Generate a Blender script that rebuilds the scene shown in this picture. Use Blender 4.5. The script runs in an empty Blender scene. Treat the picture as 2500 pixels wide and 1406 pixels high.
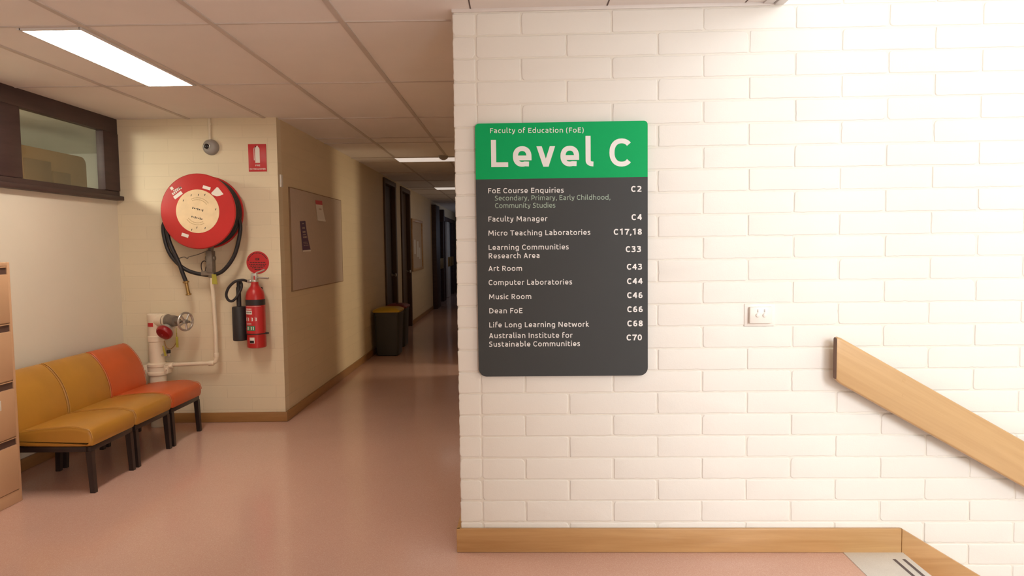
import bpy, bmesh, math, random
from mathutils import Vector, Matrix
random.seed(7)
R = math.radians
PI = math.pi
C = bpy.context.scene.collection

# ------------------------------------------------------------------ camera, world, lights, exposure
TH = -0.0231                                   # the brick wall stands 1.3 degrees off square to the corridor
CAM = Vector((0.168, -3.110, 1.4056))
cam_d = bpy.data.cameras.new('camera')
cam = bpy.data.objects.new('camera', cam_d); C.objects.link(cam)
cam_d.sensor_fit = 'HORIZONTAL'; cam_d.sensor_width = 36.0
cam_d.lens = 36.0 * 1683.33 / 2500.0
cam_d.clip_start = 0.02; cam_d.clip_end = 200
def cam_axes(yaw, pitch, roll):
    cy, sy, cp, sp = math.cos(yaw), math.sin(yaw), math.cos(pitch), math.sin(pitch)
    f = Vector((sy*cp, cy*cp, -sp)); r = Vector((cy, -sy, 0)); u = r.cross(f)
    c, s = math.cos(roll), math.sin(roll)
    return c*r + s*u, -s*r + c*u, f
r_, u_, f_ = cam_axes(-0.0296 - TH, 0.0607, -0.0126)
cam.matrix_world = Matrix(((r_.x, u_.x, -f_.x, CAM.x), (r_.y, u_.y, -f_.y, CAM.y), (r_.z, u_.z, -f_.z, CAM.z), (0, 0, 0, 1)))
sc = bpy.context.scene
sc.camera = cam
sc.view_settings.view_transform = 'Standard'
sc.view_settings.look = 'None'
sc.view_settings.gamma = 1.0
sc.view_settings.exposure = 0.0
sc.view_settings.use_curve_mapping = False
world = bpy.data.worlds.new('world'); sc.world = world; world.use_nodes = True
world.node_tree.nodes['Background'].inputs['Color'].default_value = (0.9, 0.95, 1.0, 1)
world.node_tree.nodes['Background'].inputs['Strength'].default_value = 1.0

def area_light(name, loc, target, sx, sy, watt, col):
    d = bpy.data.lights.new(name, 'AREA'); d.shape = 'RECTANGLE'; d.size = sx; d.size_y = sy
    d.energy = watt; d.color = col
    o = bpy.data.objects.new(name, d); C.objects.link(o); o.location = loc
    o.rotation_euler = (Vector(target) - Vector(loc)).to_track_quat('-Z', 'Y').to_euler()
    return o
# daylight through the tall stairwell window, behind and to the right of the camera
area_light('stairwell_daylight', (3.25, -5.95, 2.7), (1.6, 0.0, 1.1), 1.6, 2.4, 242, (0.91, 0.955, 1.0))
# skylight over the stairwell
area_light('stairwell_skylight', (3.2, -4.0, 5.25), (1.8, 0.0, 0.3), 1.6, 1.6, 34, (0.92, 0.96, 1.0))
# unseen fill lamp added to brighten the landing, no window behind it
area_light('landing_fill', (1.48, -4.2, 1.5), (-2.5, -2.2, 2.3), 1.4, 1.2, 98, (1.0, 0.925, 0.86))
# daylight out of an open doorway in the hidden side of the corridor
area_light('doorway_daylight', (1.75, 4.72, 1.25), (-1.7, 4.72, 1.25), 0.45, 1.5, 32.0, (1.0, 0.86, 0.62))
# fill lamp added on the hidden side to lift the dim corridor
area_light('corridor_fill', (-0.108, 10.0, 1.35), (-1.7, 10.0, 1.35), 3.4, 1.6, 4.0, (1.0, 0.84, 0.66))
# added bluish fill on the hidden wall, brightens the far glazed doors
area_light('far_doors_fill', (-0.11, 15.6, 1.4), (-1.7, 15.6, 1.2), 3.0, 1.8, 8.0, (0.72, 0.8, 1.0))
# lamp of the office behind the high window
area_light('office_lamp', (-4.0, 0.8, 2.38), (-4.2, 1.6, 0), 0.6, 1.2, 120.0, (1.0, 0.88, 0.76))

# ------------------------------------------------------------------ materials
def srgb(r, g, b):
    f = lambda c: (c/255/12.92) if c/255 <= 0.04045 else ((c/255+0.055)/1.055)**2.4
    return (f(r), f(g), f(b), 1)
class NT:
    def __init__(s, name):
        s.m = bpy.data.materials.new(name); s.m.use_nodes = True
        s.n = s.m.node_tree.nodes; s.l = s.m.node_tree.links
        s.p = s.n['Principled BSDF']
    def add(s, t, **kw):
        n = s.n.new(t)
        for k, v in kw.items():
            if k in n.inputs.keys(): n.inputs[k].default_value = v
            else: setattr(n, k, v)
        return n
    def link(s, a, b): s.l.new(a, b)
def mat(name, col, rough=0.5, metal=0.0, spec=0.5, var=0.0, vscale=6.0, bump=0.0, bscale=60.0, coat=0.0, stretch=None, emit=None):
    t = NT(name); p = t.p
    p.inputs['Base Color'].default_value = col; p.inputs['Roughness'].default_value = rough
    p.inputs['Metallic'].default_value = metal; p.inputs['Specular IOR Level'].default_value = spec
    p.inputs['Coat Weight'].default_value = coat
    tc = t.add('ShaderNodeTexCoord')
    src = tc.outputs['Object']
    if stretch:
        mp = t.add('ShaderNodeMapping'); mp.inputs['Scale'].default_value = stretch
        t.link(src, mp.inputs['Vector']); src = mp.outputs['Vector']
    if var:
        nz = t.add('ShaderNodeTexNoise', Scale=vscale, Detail=5.0); t.link(src, nz.inputs['Vector'])
        rp = t.add('ShaderNodeValToRGB')
        rp.color_ramp.elements[0].position = 0.3; rp.color_ramp.elements[1].position = 0.7
        a = tuple(c*(1-var) for c in col[:3])+(1,); b = tuple(min(1, c*(1+var)) for c in col[:3])+(1,)
        rp.color_ramp.elements[0].color = a; rp.color_ramp.elements[1].color = b
        t.link(nz.outputs['Fac'], rp.inputs['Fac']); t.link(rp.outputs['Color'], p.inputs['Base Color'])
    if bump:
        nb = t.add('ShaderNodeTexNoise', Scale=bscale, Detail=4.0); t.link(src, nb.inputs['Vector'])
        bp = t.add('ShaderNodeBump', Strength=bump, Distance=0.002); t.link(nb.outputs['Fac'], bp.inputs['Height'])
        t.link(bp.outputs['Normal'], p.inputs['Normal'])
    if emit:
        p.inputs['Emission Color'].default_value = emit[0]; p.inputs['Emission Strength'].default_value = emit[1]
    return t.m
def wood(name, c0, c1, scale, rough=0.35, coat=0.2, tilt=0):
    """long grained varnished timber, scale = object-space scale of the grain noise"""
    t = NT(name); p = t.p
    tc = t.add('ShaderNodeTexCoord'); mp = t.add('ShaderNodeMapping'); mp.inputs['Scale'].default_value = scale
    m0 = t.add('ShaderNodeMapping'); m0.inputs['Rotation'].default_value = (0, R(tilt), 0); t.link(tc.outputs['Object'], m0.inputs['Vector'])
    t.link(m0.outputs['Vector'], mp.inputs['Vector'])
    nz = t.add('ShaderNodeTexNoise', Scale=1.0, Detail=7.0, Roughness=0.62, Distortion=0.35); t.link(mp.outputs['Vector'], nz.inputs['Vector'])
    rp = t.add('ShaderNodeValToRGB'); e = rp.color_ramp.elements
    e[0].position = 0.28; e[0].color = c0; e[1].position = 0.7; e[1].color = c1
    t.link(nz.outputs['Fac'], rp.inputs['Fac']); t.link(rp.outputs['Color'], p.inputs['Base Color'])
    p.inputs['Roughness'].default_value = rough; p.inputs['Coat Weight'].default_value = coat; p.inputs['Coat Roughness'].default_value = 0.25
    bp = t.add('ShaderNodeBump', Strength=0.12, Distance=0.001); t.link(nz.outputs['Fac'], bp.inputs['Height']); t.link(bp.outputs['Normal'], p.inputs['Normal'])
    return t.m
def paint_brick(name, col, axis, joint=0.90):
    """painted brickwork seen from afar: 400 x 100 mm modules, grime in the joints"""
    t = NT(name); p = t.p
    tc = t.add('ShaderNodeTexCoord'); sp = t.add('ShaderNodeSeparateXYZ'); cb = t.add('ShaderNodeCombineXYZ')
    t.link(tc.outputs['Object'], sp.inputs[0]); t.link(sp.outputs[axis], cb.inputs['X']); t.link(sp.outputs['Z'], cb.inputs['Y'])
    nw = t.add('ShaderNodeTexNoise', Scale=14.0, Detail=3.0); t.link(tc.outputs['Object'], nw.inputs['Vector'])
    va = t.add('ShaderNodeVectorMath', operation='MULTIPLY_ADD')
    va.inputs[1].default_value = (0.006, 0.006, 0); t.link(nw.outputs['Color'], va.inputs[0]); t.link(cb.outputs[0], va.inputs[2])
    br = t.add('ShaderNodeTexBrick', Scale=1.0)
    br.inputs['Mortar Size'].default_value = 0.0035; br.inputs['Mortar Smooth'].default_value = 0.6
    br.inputs['Brick Width'].default_value = 0.4; br.inputs['Row Height'].default_value = 0.1
    dk = tuple(c*joint for c in col[:3])+(1,)
    br.inputs['Color1'].default_value = col; br.inputs['Color2'].default_value = tuple(c*0.975 for c in col[:3])+(1,); br.inputs['Mortar'].default_value = dk
    t.link(va.outputs[0], br.inputs['Vector']); t.link(br.outputs['Color'], p.inputs['Base Color'])
    inv = t.add('ShaderNodeMath', operation='SUBTRACT'); inv.inputs[0].default_value = 1.0; t.link(br.outputs['Fac'], inv.inputs[1])
    bp = t.add('ShaderNodeBump', Strength=0.28, Distance=0.003); t.link(inv.outputs[0], bp.inputs['Height']); t.link(bp.outputs['Normal'], p.inputs['Normal'])
    p.inputs['Roughness'].default_value = 0.5; p.inputs['Specular IOR Level'].default_value = 0.3
    return t.m
def speckle(name, base, lo, hi, rough, spec=0.5, big=0.06, bigscale=0.7):
    """vinyl / terrazzo: fine chips over a slow cloudy wear pattern"""
    t = NT(name); p = t.p
    tc = t.add('ShaderNodeTexCoord')
    vo = t.add('ShaderNodeTexVoronoi', Scale=420.0); t.link(tc.outputs['Object'], vo.inputs['Vector'])
    rp = t.add('ShaderNodeValToRGB'); e = rp.color_ramp.elements
    e[0].position = 0.05; e[0].color = lo; e[1].position = 0.95; e[1].color = hi
    m = rp.color_ramp.elements.new(0.3); m.color = base
    m = rp.color_ramp.elements.new(0.75); m.color = base
    sp = t.add('ShaderNodeSeparateColor'); t.link(vo.outputs['Color'], sp.inputs[0])
    t.link(sp.outputs[0], rp.inputs['Fac'])
    nz = t.add('ShaderNodeTexNoise', Scale=bigscale, Detail=3.0); t.link(tc.outputs['Object'], nz.inputs['Vector'])
    hs = t.add('ShaderNodeHueSaturation'); mr = t.add('ShaderNodeMapRange')
    mr.inputs['From Min'].default_value = 0.3; mr.inputs['From Max'].default_value = 0.7
    mr.inputs['To Min'].default_value = 1-big; mr.inputs['To Max'].default_value = 1+big
    t.link(nz.outputs['Fac'], mr.inputs['Value']); t.link(mr.outputs[0], hs.inputs['Value']); t.link(rp.outputs['Color'], hs.inputs['Color'])
    t.link(hs.outputs['Color'], p.inputs['Base Color'])
    p.inputs['Roughness'].default_value = rough; p.inputs['Specular IOR Level'].default_value = spec
    return t.m
def brick_paint_geo(name, col):
    t = NT(name); p = t.p
    tc = t.add('ShaderNodeTexCoord')
    n1 = t.add('ShaderNodeTexNoise', Scale=170.0, Detail=4.0, Roughness=0.6); n2 = t.add('ShaderNodeTexNoise', Scale=28.0, Detail=3.0)
    t.link(tc.outputs['Object'], n1.inputs['Vector']); t.link(tc.outputs['Object'], n2.inputs['Vector'])
    b1 = t.add('ShaderNodeBump', Strength=0.30, Distance=0.0012); t.link(n1.outputs['Fac'], b1.inputs['Height'])
    b2 = t.add('ShaderNodeBump', Strength=0.16, Distance=0.004); t.link(n2.outputs['Fac'], b2.inputs['Height']); t.link(b1.outputs['Normal'], b2.inputs['Normal'])
    t.link(b2.outputs['Normal'], p.inputs['Normal'])
    p.inputs['Base Color'].default_value = col; p.inputs['Roughness'].default_value = 0.55; p.inputs['Specular IOR Level'].default_value = 0.35
    return t.m
def glass_mat(name, tint=(1, 1, 1, 1), refl=1.0):
    t = NT(name); t.n.remove(t.p)
    tr = t.add('ShaderNodeBsdfTransparent'); tr.inputs['Color'].default_value = tint
    gl = t.add('ShaderNodeBsdfGlossy'); gl.inputs['Roughness'].default_value = 0.02
    lw = t.add('ShaderNodeLayerWeight'); lw.inputs['Blend'].default_value = 0.5
    pw = t.add('ShaderNodeMath', operation='POWER'); pw.inputs[1].default_value = 4.0; t.link(lw.outputs['Facing'], pw.inputs[0])
    fr = t.add('ShaderNodeMath', operation='MULTIPLY_ADD'); fr.inputs[1].default_value = 0.7; fr.inputs[2].default_value = 0.03; t.link(pw.outputs[0], fr.inputs[0])
    ms = t.add('ShaderNodeMixShader'); t.link(fr.outputs[0], ms.inputs[0]); t.link(tr.outputs[0], ms.inputs[1]); t.link(gl.outputs[0], ms.inputs[2])
    t.link(ms.outputs[0], t.n['Material Output'].inputs['Surface'])
    return t.m

M = {}
M['brick'] = brick_paint_geo('white_painted_brick', (0.85, 0.828, 0.785, 1))
M['joint'] = brick_paint_geo('painted_mortar', (0.82, 0.787, 0.72, 1))
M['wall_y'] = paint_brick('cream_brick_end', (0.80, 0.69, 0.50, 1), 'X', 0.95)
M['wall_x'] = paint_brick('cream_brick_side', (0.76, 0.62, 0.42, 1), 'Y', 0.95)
M['plaster'] = mat('cream_plaster', (0.80, 0.735, 0.62, 1), 0.55, var=0.02, vscale=2, bump=0.05)
M['office'] = mat('office_wall', (0.62, 0.61, 0.55, 1), 0.7, var=0.03)
M['ceil'] = mat('ceiling_tile', (0.86, 0.81, 0.775, 1), 0.75, var=0.02, vscale=3, bump=0.15, bscale=220)
M['tbar'] = mat('ceiling_grid', (0.62, 0.55, 0.50, 1), 0.5, var=0.03)
M['ctrim'] = mat('ceiling_edge_trim', (0.78, 0.74, 0.72, 1), 0.4, var=0.02)
M['floor'] = speckle('pink_vinyl', (0.665, 0.42, 0.345, 1), (0.62, 0.375, 0.30, 1), (0.725, 0.495, 0.42, 1), 0.12, 0.55)
M['nosing'] = speckle('grey_terrazzo', (0.78, 0.765, 0.735, 1), (0.73, 0.715, 0.68, 1), (0.82, 0.81, 0.78, 1), 0.45, 0.4, 0.05, 6)
M['groove'] = mat('dark_grit_strip', (0.13, 0.10, 0.10, 1), 0.8, var=0.1, vscale=80)
M['oak'] = wood('varnished_ash', (0.52, 0.315, 0.14, 1), (0.63, 0.405, 0.195, 1), (1.2, 22, 26), 0.38, 0.2, -30)
M['oak_sk'] = wood('varnished_pine_skirting', (0.44, 0.235, 0.085, 1), (0.58, 0.345, 0.15, 1), (1.6, 20, 26), 0.38)
M['oak_end'] = wood('dark_end_grain', (0.14, 0.065, 0.035, 1), (0.20, 0.10, 0.055, 1), (8, 8, 8), 0.5, 0)
M['skirt'] = wood('brown_skirting', (0.30, 0.145, 0.045, 1), (0.38, 0.19, 0.065, 1), (3, 3, 26), 0.4)
M['darkwood'] = wood('dark_stained_timber', (0.040, 0.020, 0.020, 1), (0.065, 0.034, 0.032, 1), (3, 3, 20), 0.55, 0.0)
M['brownwood'] = wood('brown_stained_timber', (0.07, 0.035, 0.017, 1), (0.105, 0.055, 0.027, 1), (6, 6, 3), 0.55, 0.0)
M['glass'] = glass_mat('clear_glass', (0.93, 0.97, 0.93, 1))
M['blueglass'] = mat('blue_grey_glass', (0.10, 0.125, 0.17, 1), 0.08, spec=0.6)
M['alu'] = mat('aluminium_painted_glint', (0.80, 0.78, 0.74, 1), 0.35, metal=0.15, var=0.04)  # paleness stands in for light reflected on the metal edges
M['brass'] = mat('worn_brass', (0.42, 0.27, 0.10, 1), 0.35, metal=0.85, var=0.12, vscale=40)
M['steel'] = mat('brushed_steel', (0.55, 0.53, 0.50, 1), 0.35, metal=0.8, var=0.08, vscale=30)
M['iron'] = mat('grey_cast_iron', (0.22, 0.185, 0.15, 1), 0.55, metal=0.3, var=0.12, vscale=30, bump=0.2)
M['red'] = mat('red_enamel', (0.50, 0.022, 0.022, 1), 0.32, var=0.05, vscale=5)
M['redsign'] = mat('red_sign_vinyl', (0.56, 0.025, 0.03, 1), 0.4, var=0.03)
M['white'] = mat('white_print', (0.80, 0.77, 0.72, 1), 0.5, var=0.02)
M['cream'] = mat('cream_label_paper', (0.80, 0.62, 0.38, 1), 0.5, var=0.05, vscale=18)
M['faint'] = mat('faint_brown_print', (0.52, 0.36, 0.19, 1), 0.6, var=0.1)
M['black'] = mat('black_print', (0.022, 0.018, 0.017, 1), 0.5, var=0.1)
M['rubber'] = mat('black_rubber', (0.022, 0.019, 0.021, 1), 0.48, var=0.15, vscale=30)
M['blackmetal'] = mat('black_steel_tube', (0.026, 0.016, 0.015, 1), 0.35, var=0.12, vscale=14)
M['pipe'] = mat('cream_painted_pipe', (0.82, 0.72, 0.56, 1), 0.42, var=0.03, vscale=14, bump=0.05)
M['grey'] = mat('grey_plastic', (0.32, 0.29, 0.27, 1), 0.4, var=0.03)
M['palegrey'] = mat('pale_grey_plastic', (0.60, 0.57, 0.54, 1), 0.4, var=0.01)
M['darkglass'] = mat('dark_lens', (0.02, 0.018, 0.018, 1), 0.12)
M['yellowtag'] = mat('yellow_tag', (0.40, 0.36, 0.05, 1), 0.5, var=0.06, vscale=40)
M['mustard'] = mat('mustard_vinyl', (0.47, 0.225, 0.032, 1), 0.38, var=0.06, vscale=7, bump=0.12, bscale=110)
M['orange'] = mat('orange_vinyl', (0.62, 0.115, 0.028, 1), 0.36, var=0.05, vscale=7, bump=0.12, bscale=110)
M['pale_pipe'] = mat('mustard_piping', (0.50, 0.25, 0.05, 1), 0.4, var=0.04)
M['orange_pipe'] = mat('orange_piping', (0.62, 0.125, 0.032, 1), 0.4, var=0.04)
M['cabinet'] = mat('tan_cabinet_enamel', (0.60, 0.37, 0.22, 1), 0.45, var=0.025, vscale=4)
M['slot'] = mat('dark_handle_recess', (0.10, 0.055, 0.045, 1), 0.5, var=0.05)
M['pin'] = mat('beige_pinboard_cloth', (0.54, 0.43, 0.345, 1), 0.9, var=0.03, vscale=60, bump=0.2, bscale=300)
M['purple'] = mat('purple_print', (0.085, 0.033, 0.10, 1), 0.5, var=0.04)
M['paper'] = mat('white_paper', (0.78, 0.72, 0.65, 1), 0.6, var=0.02)
M['bin'] = mat('charcoal_plastic', (0.045, 0.045, 0.045, 1), 0.5, var=0.06, vscale=5)
M['binlid'] = mat('yellow_lid_plastic', (0.55, 0.36, 0.02, 1), 0.42, var=0.04)
M['binlid2'] = mat('maroon_lid_plastic', (0.22, 0.03, 0.03, 1), 0.42, var=0.04)
M['green'] = mat('sign_green', (0.004, 0.42, 0.13, 1), 0.5, spec=0.12, var=0.01)
M['charcoal'] = mat('sign_charcoal', (0.062, 0.066, 0.069, 1), 0.5, spec=0.15, var=0.01)
M['signwhite'] = mat('sign_lettering_white', (0.88, 0.88, 0.88, 1), 0.45, spec=0.3, var=0.005)
M['signpale'] = mat('sign_lettering_pale_green', (0.40, 0.53, 0.44, 1), 0.45, spec=0.3, var=0.005)
M['switch'] = mat('white_switch_plastic', (0.87, 0.83, 0.78, 1), 0.3, var=0.005)
M['panel'] = mat('light_diffuser', (0.9, 0.9, 0.9, 1), 0.5, emit=((1.0, 0.89, 0.75, 1), 23.0))
M['panel_far'] = mat('dim_light_diffuser', (0.8, 0.8, 0.8, 1), 0.5, emit=((1.0, 0.87, 0.76, 1), 0.58))
M['greenlabel'] = mat('green_label', (0.02, 0.24, 0.12, 1), 0.45, var=0.03)
M['darkred'] = mat('dark_red_cap', (0.30, 0.012, 0.018, 1), 0.35, var=0.06)
M['tanboard'] = mat('tan_cupboard_board', (0.47, 0.29, 0.155, 1), 0.6, var=0.05, vscale=4)
M['tandark'] = mat('brown_carton', (0.30, 0.19, 0.11, 1), 0.7, var=0.05, vscale=5)

# ------------------------------------------------------------------ mesh builder and object helpers
class MB:
    """collects shapes; coordinates are given in the frame of the thing (corridor or brick wall)"""
    def __init__(s): s.v = []; s.f = []; s.mi = []
    def add(s, vs, fs, mi=0):
        b = len(s.v); s.v += [tuple(v) for v in vs]
        for f in fs: s.f.append(tuple(b+i for i in f)); s.mi.append(mi)
        return s
    def box(s, x0, x1, y0, y1, z0, z1, bev=0.0, mi=0, seg=2, M4=None):
        bm = bmesh.new(); bmesh.ops.create_cube(bm, size=1)
        for v in bm.verts: v.co = Vector(((x0+x1)/2+v.co.x*(x1-x0), (y0+y1)/2+v.co.y*(y1-y0), (z0+z1)/2+v.co.z*(z1-z0)))
        if bev > 0: bmesh.ops.bevel(bm, geom=bm.edges[:], offset=min(bev, 0.45*min(abs(x1-x0), abs(y1-y0), abs(z1-z0))), segments=seg, profile=0.5, affect='EDGES')
        return s.bm(bm, mi, M4)
    def bm(s, bm, mi=0, M4=None):
        bm.verts.index_update()
        vs = [(M4 @ v.co if M4 else v.co) for v in bm.verts]
        fs = [[v.index for v in f.verts] for f in bm.faces]
        bm.free(); return s.add(vs, fs, mi)
    def prism(s, poly, axis, a, b, mi=0, bev=0.0, seg=2):
        """poly = 2-D outline; axis 'x': (y,z), 'y': (x,z), 'z': (x,y); swept from a to b"""
        def P(p, t):
            return {'x': (t, p[0], p[1]), 'y': (p[0], t, p[1]), 'z': (p[0], p[1], t)}[axis]
        bm = bmesh.new()
        A = [bm.verts.new(P(p, a)) for p in poly]; B = [bm.verts.new(P(p, b)) for p in poly]
        n = len(poly); bm.faces.new(A[::-1]); bm.faces.new(B)
        for i in range(n): bm.faces.new((A[i], A[(i+1) % n], B[(i+1) % n], B[i]))
        bmesh.ops.recalc_face_normals(bm, faces=bm.faces[:])
        if bev:
            es = [e for e in bm.edges if len(e.link_faces) == 2 and e.calc_face_angle(0) > 0.6]
            bmesh.ops.bevel(bm, geom=es, offset=bev, segments=seg, profile=0.5, affect='EDGES')
        return s.bm(bm, mi)
    def lathe(s, prof, base, axis=(0, 0, 1), n=32, mi=0):
        """prof = [(r, t)] along axis from base; r = 0 closes an end"""
        ax = Vector(axis).normalized(); u = ax.orthogonal().normalized(); w = ax.cross(u); base = Vector(base)
        vs, fs, rings = [], [], []
        for r, t in prof:
            if r <= 1e-6: rings.append([len(vs)]); vs.append(base+ax*t)
            else:
                rings.append(list(range(len(vs), len(vs)+n)))
                vs += [base+ax*t+(u*math.cos(2*PI*k/n)+w*math.sin(2*PI*k/n))*r for k in range(n)]
        for a, b in zip(rings, rings[1:]):
            for k in range(n):
                k2 = (k+1) % n
                if len(a) == 1 and len(b) == 1: continue
                if len(a) == 1: fs.append((a[0], b[k], b[k2]))
                elif len(b) == 1: fs.append((a[k], b[0], a[k2]))
                else: fs.append((a[k], b[k], b[k2], a[k2]))
        for ring, flip in ((rings[0], 1), (rings[-1], 0)):
            if len(ring) > 1: fs.append(tuple(ring[::-1] if not flip else ring))
        return s.add(vs, fs, mi)
    def cyl(s, p0, p1, r, n=24, mi=0, bev=0.0):
        p0, p1 = Vector(p0), Vector(p1); L = (p1-p0).length
        pr = [(0, 0), (r, 0), (r, L), (0, L)] if not bev else [(0, 0), (r-bev, 0), (r-bev*.3, bev*.3), (r, bev), (r, L-bev), (r-bev*.3, L-bev*.3), (r-bev, L), (0, L)]
        return s.lathe(pr, p0, p1-p0, n, mi)
    def tube(s, pts, r, n=10, mi=0, smooth=0, closed=False):
        pts = [Vector(p) for p in pts]
        if smooth: pts = catmull(pts, smooth, closed)
        vs, fs = [], []; N = len(pts); prev = None
        for i, p in enumerate(pts):
            a = pts[(i-1) % N] if (closed or i > 0) else p; b = pts[(i+1) % N] if (closed or i < N-1) else p
            t = (b-a).normalized()
            u = t.orthogonal().normalized() if prev is None else (prev-t*prev.dot(t)).normalized()
            prev = u; w = t.cross(u)
            vs += [p+(u*math.cos(2*PI*k/n)+w*math.sin(2*PI*k/n))*r for k in range(n)]
        for i in range(N if closed else N-1):
            j = (i+1) % N
            for k in range(n): fs.append((i*n+k, i*n+(k+1) % n, j*n+(k+1) % n, j*n+k))
        if not closed: fs.append(tuple(range(n))[::-1]); fs.append(tuple((N-1)*n+k for k in range(n)))
        return s.add(vs, fs, mi)
    def torus(s, c, axis, R0, r, n=32, m=10, mi=0):
        ax = Vector(axis).normalized(); u = ax.orthogonal().normalized(); w = ax.cross(u); c = Vector(c)
        return s.tube([c+(u*math.cos(2*PI*k/n)+w*math.sin(2*PI*k/n))*R0 for k in range(n)], r, m, mi, closed=True)
    def sphere(s, c, r, mi=0, sx=1, sy=1, sz=1, n=16):
        prof = []
        vs, fs = [], []
        bm = bmesh.new(); bmesh.ops.create_uvsphere(bm, u_segments=n*2, v_segments=n, radius=r)
        for v in bm.verts: v.co = Vector((c[0]+v.co.x*sx, c[1]+v.co.y*sy, c[2]+v.co.z*sz))
        return s.bm(bm, mi)
def catmull(pts, k, closed=False):
    out = []; N = len(pts)
    rng = range(N) if closed else range(N-1)
    g = (lambda i: pts[i % N]) if closed else (lambda i: pts[max(0, min(N-1, i))])
    for i in rng:
        p0, p1, p2, p3 = g(i-1), g(i), g(i+1), g(i+2)
        for j in range(k):
            t = j/k
            out.append(0.5*((2*p1)+(p2-p0)*t+(2*p0-5*p1+4*p2-p3)*t*t+(3*p1-p0-3*p2+p3)*t**3))
    if not closed: out.append(pts[-1])
    return out

WU = Vector((math.cos(TH), math.sin(TH), 0)); WN = Vector((-math.sin(TH), math.cos(TH), 0))
ORG = {}                                          # object -> origin in its own frame
def place(o, loc, frame):
    ORG[o.name] = Vector(loc)
    if frame == 'w':
        o.location = WU*loc[0]+WN*loc[1]+Vector((0, 0, loc[2])); o.rotation_euler = (0, 0, TH)
    else: o.location = loc
def thing(name, label, cat, loc, frame='c', group=None):
    o = bpy.data.objects.new(name, None); C.objects.link(o); o.empty_display_size = 0.1
    place(o, loc, frame); o['label'] = label; o['category'] = cat
    if group: o['group'] = group
    return o
def origin_of(o): return ORG[o.name]
def mesh_of(name, mb, mats, org, smooth=35):
    me = bpy.data.meshes.new(name)
    me.from_pydata([(v[0]-org[0], v[1]-org[1], v[2]-org[2]) for v in mb.v], [], mb.f)
    for m in (mats if isinstance(mats, (list, tuple)) else [mats]): me.materials.append(M[m])
    me.polygons.foreach_set('material_index', mb.mi)
    me.validate(); me.update()
    bm = bmesh.new(); bm.from_mesh(me); bmesh.ops.recalc_face_normals(bm, faces=bm.faces[:]); bm.to_mesh(me); bm.free()
    if smooth:
        me.shade_smooth(); me.set_sharp_from_angle(angle=R(smooth))
    return me
def part(name, mb, mats, parent, label=None, smooth=35):
    org = origin_of(parent)
    o = bpy.data.objects.new(name, mesh_of(name, mb, mats, org, smooth)); C.objects.link(o); o.parent = parent
    ORG[o.name] = org
    if label: o['label'] = label
    return o
def solid(name, mb, mats, label, cat, frame='c', group=None, smooth=35):
    xs, ys, zs = zip(*mb.v); loc = ((min(xs)+max(xs))/2, (min(ys)+max(ys))/2, min(zs))
    o = bpy.data.objects.new(name, mesh_of(name, mb, mats, loc, smooth)); C.objects.link(o); place(o, loc, frame)
    o['label'] = label; o['category'] = cat
    if group: o['group'] = group
    return o
def struct(name, mb, mats, frame='c', parent=None, smooth=35):
    if parent: return part(name, mb, mats, parent, None, smooth)
    o = bpy.data.objects.new(name, mesh_of(name, mb, mats, (0, 0, 0), smooth)); C.objects.link(o); place(o, (0, 0, 0), frame)
    o['kind'] = 'structure'; return o
def dup(root, dloc, label, group=None, swap=None):
    r = root.copy(); C.objects.link(r); r.location = Vector(root.location)+Vector(dloc); r['label'] = label
    ORG[r.name] = ORG[root.name]+Vector(dloc)
    if group: r['group'] = group
    for ch in list(root.children):
        c = ch.copy(); C.objects.link(c); c.parent = r
        for g in list(ch.children):
            d = g.copy(); C.objects.link(d); d.parent = c
            if swap: reskin(d, swap)
        if swap: reskin(c, swap)
    return r
def reskin(o, swap):
    if o.data.materials[0].name in swap:
        o.data = o.data.copy(); o.data.materials[0] = swap[o.data.materials[0].name]

# ------------------------------------------------------------------ setting: floor, ceiling, walls
ZC = 2.448
XL, XW, YE = -1.73, -3.03, 2.44            # corridor wall, window wall, end wall
XR = -0.10                                  # hidden side of the corridor
Y_BACK, Y_FAR = -6.2, 19.5
b = MB()
b.prism([(XW, Y_BACK), (1.90, Y_BACK), (1.90, 0.02), (XR, 0.06), (XR, Y_FAR), (XL, Y_FAR), (XL, YE), (XW, YE)], 'z', -0.15, 0.0)
b.box(XL-0.26, XL, 6.5, 18.6, -0.15, 0.0)
struct('floor', b, 'floor')
# stair nosing tile along the head of the stair with its dark grit strips
b = MB()
b.box(1.634, 1.900, -2.2, 0.0, -0.006, 0.0025, 0.0008)
b.box(1.819, 1.832, -2.1, -0.088, 0.0, 0.0035, 0, mi=1)
b.box(1.861, 1.874, -2.1, -0.088, 0.0, 0.0035, 0, mi=1)
struct('trim_1', b, ['nosing', 'groove'], 'w')
# the stair going down along the brick wall
b = MB()
for k in range(6):
    x0 = 1.90+0.285*k
    b.box(x0, x0+0.30, -2.2, -0.001, -0.165*(k+1)-0.15, -0.165*(k+1), 0.004)
struct('floor_stair', b, 'floor', 'w')

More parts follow.
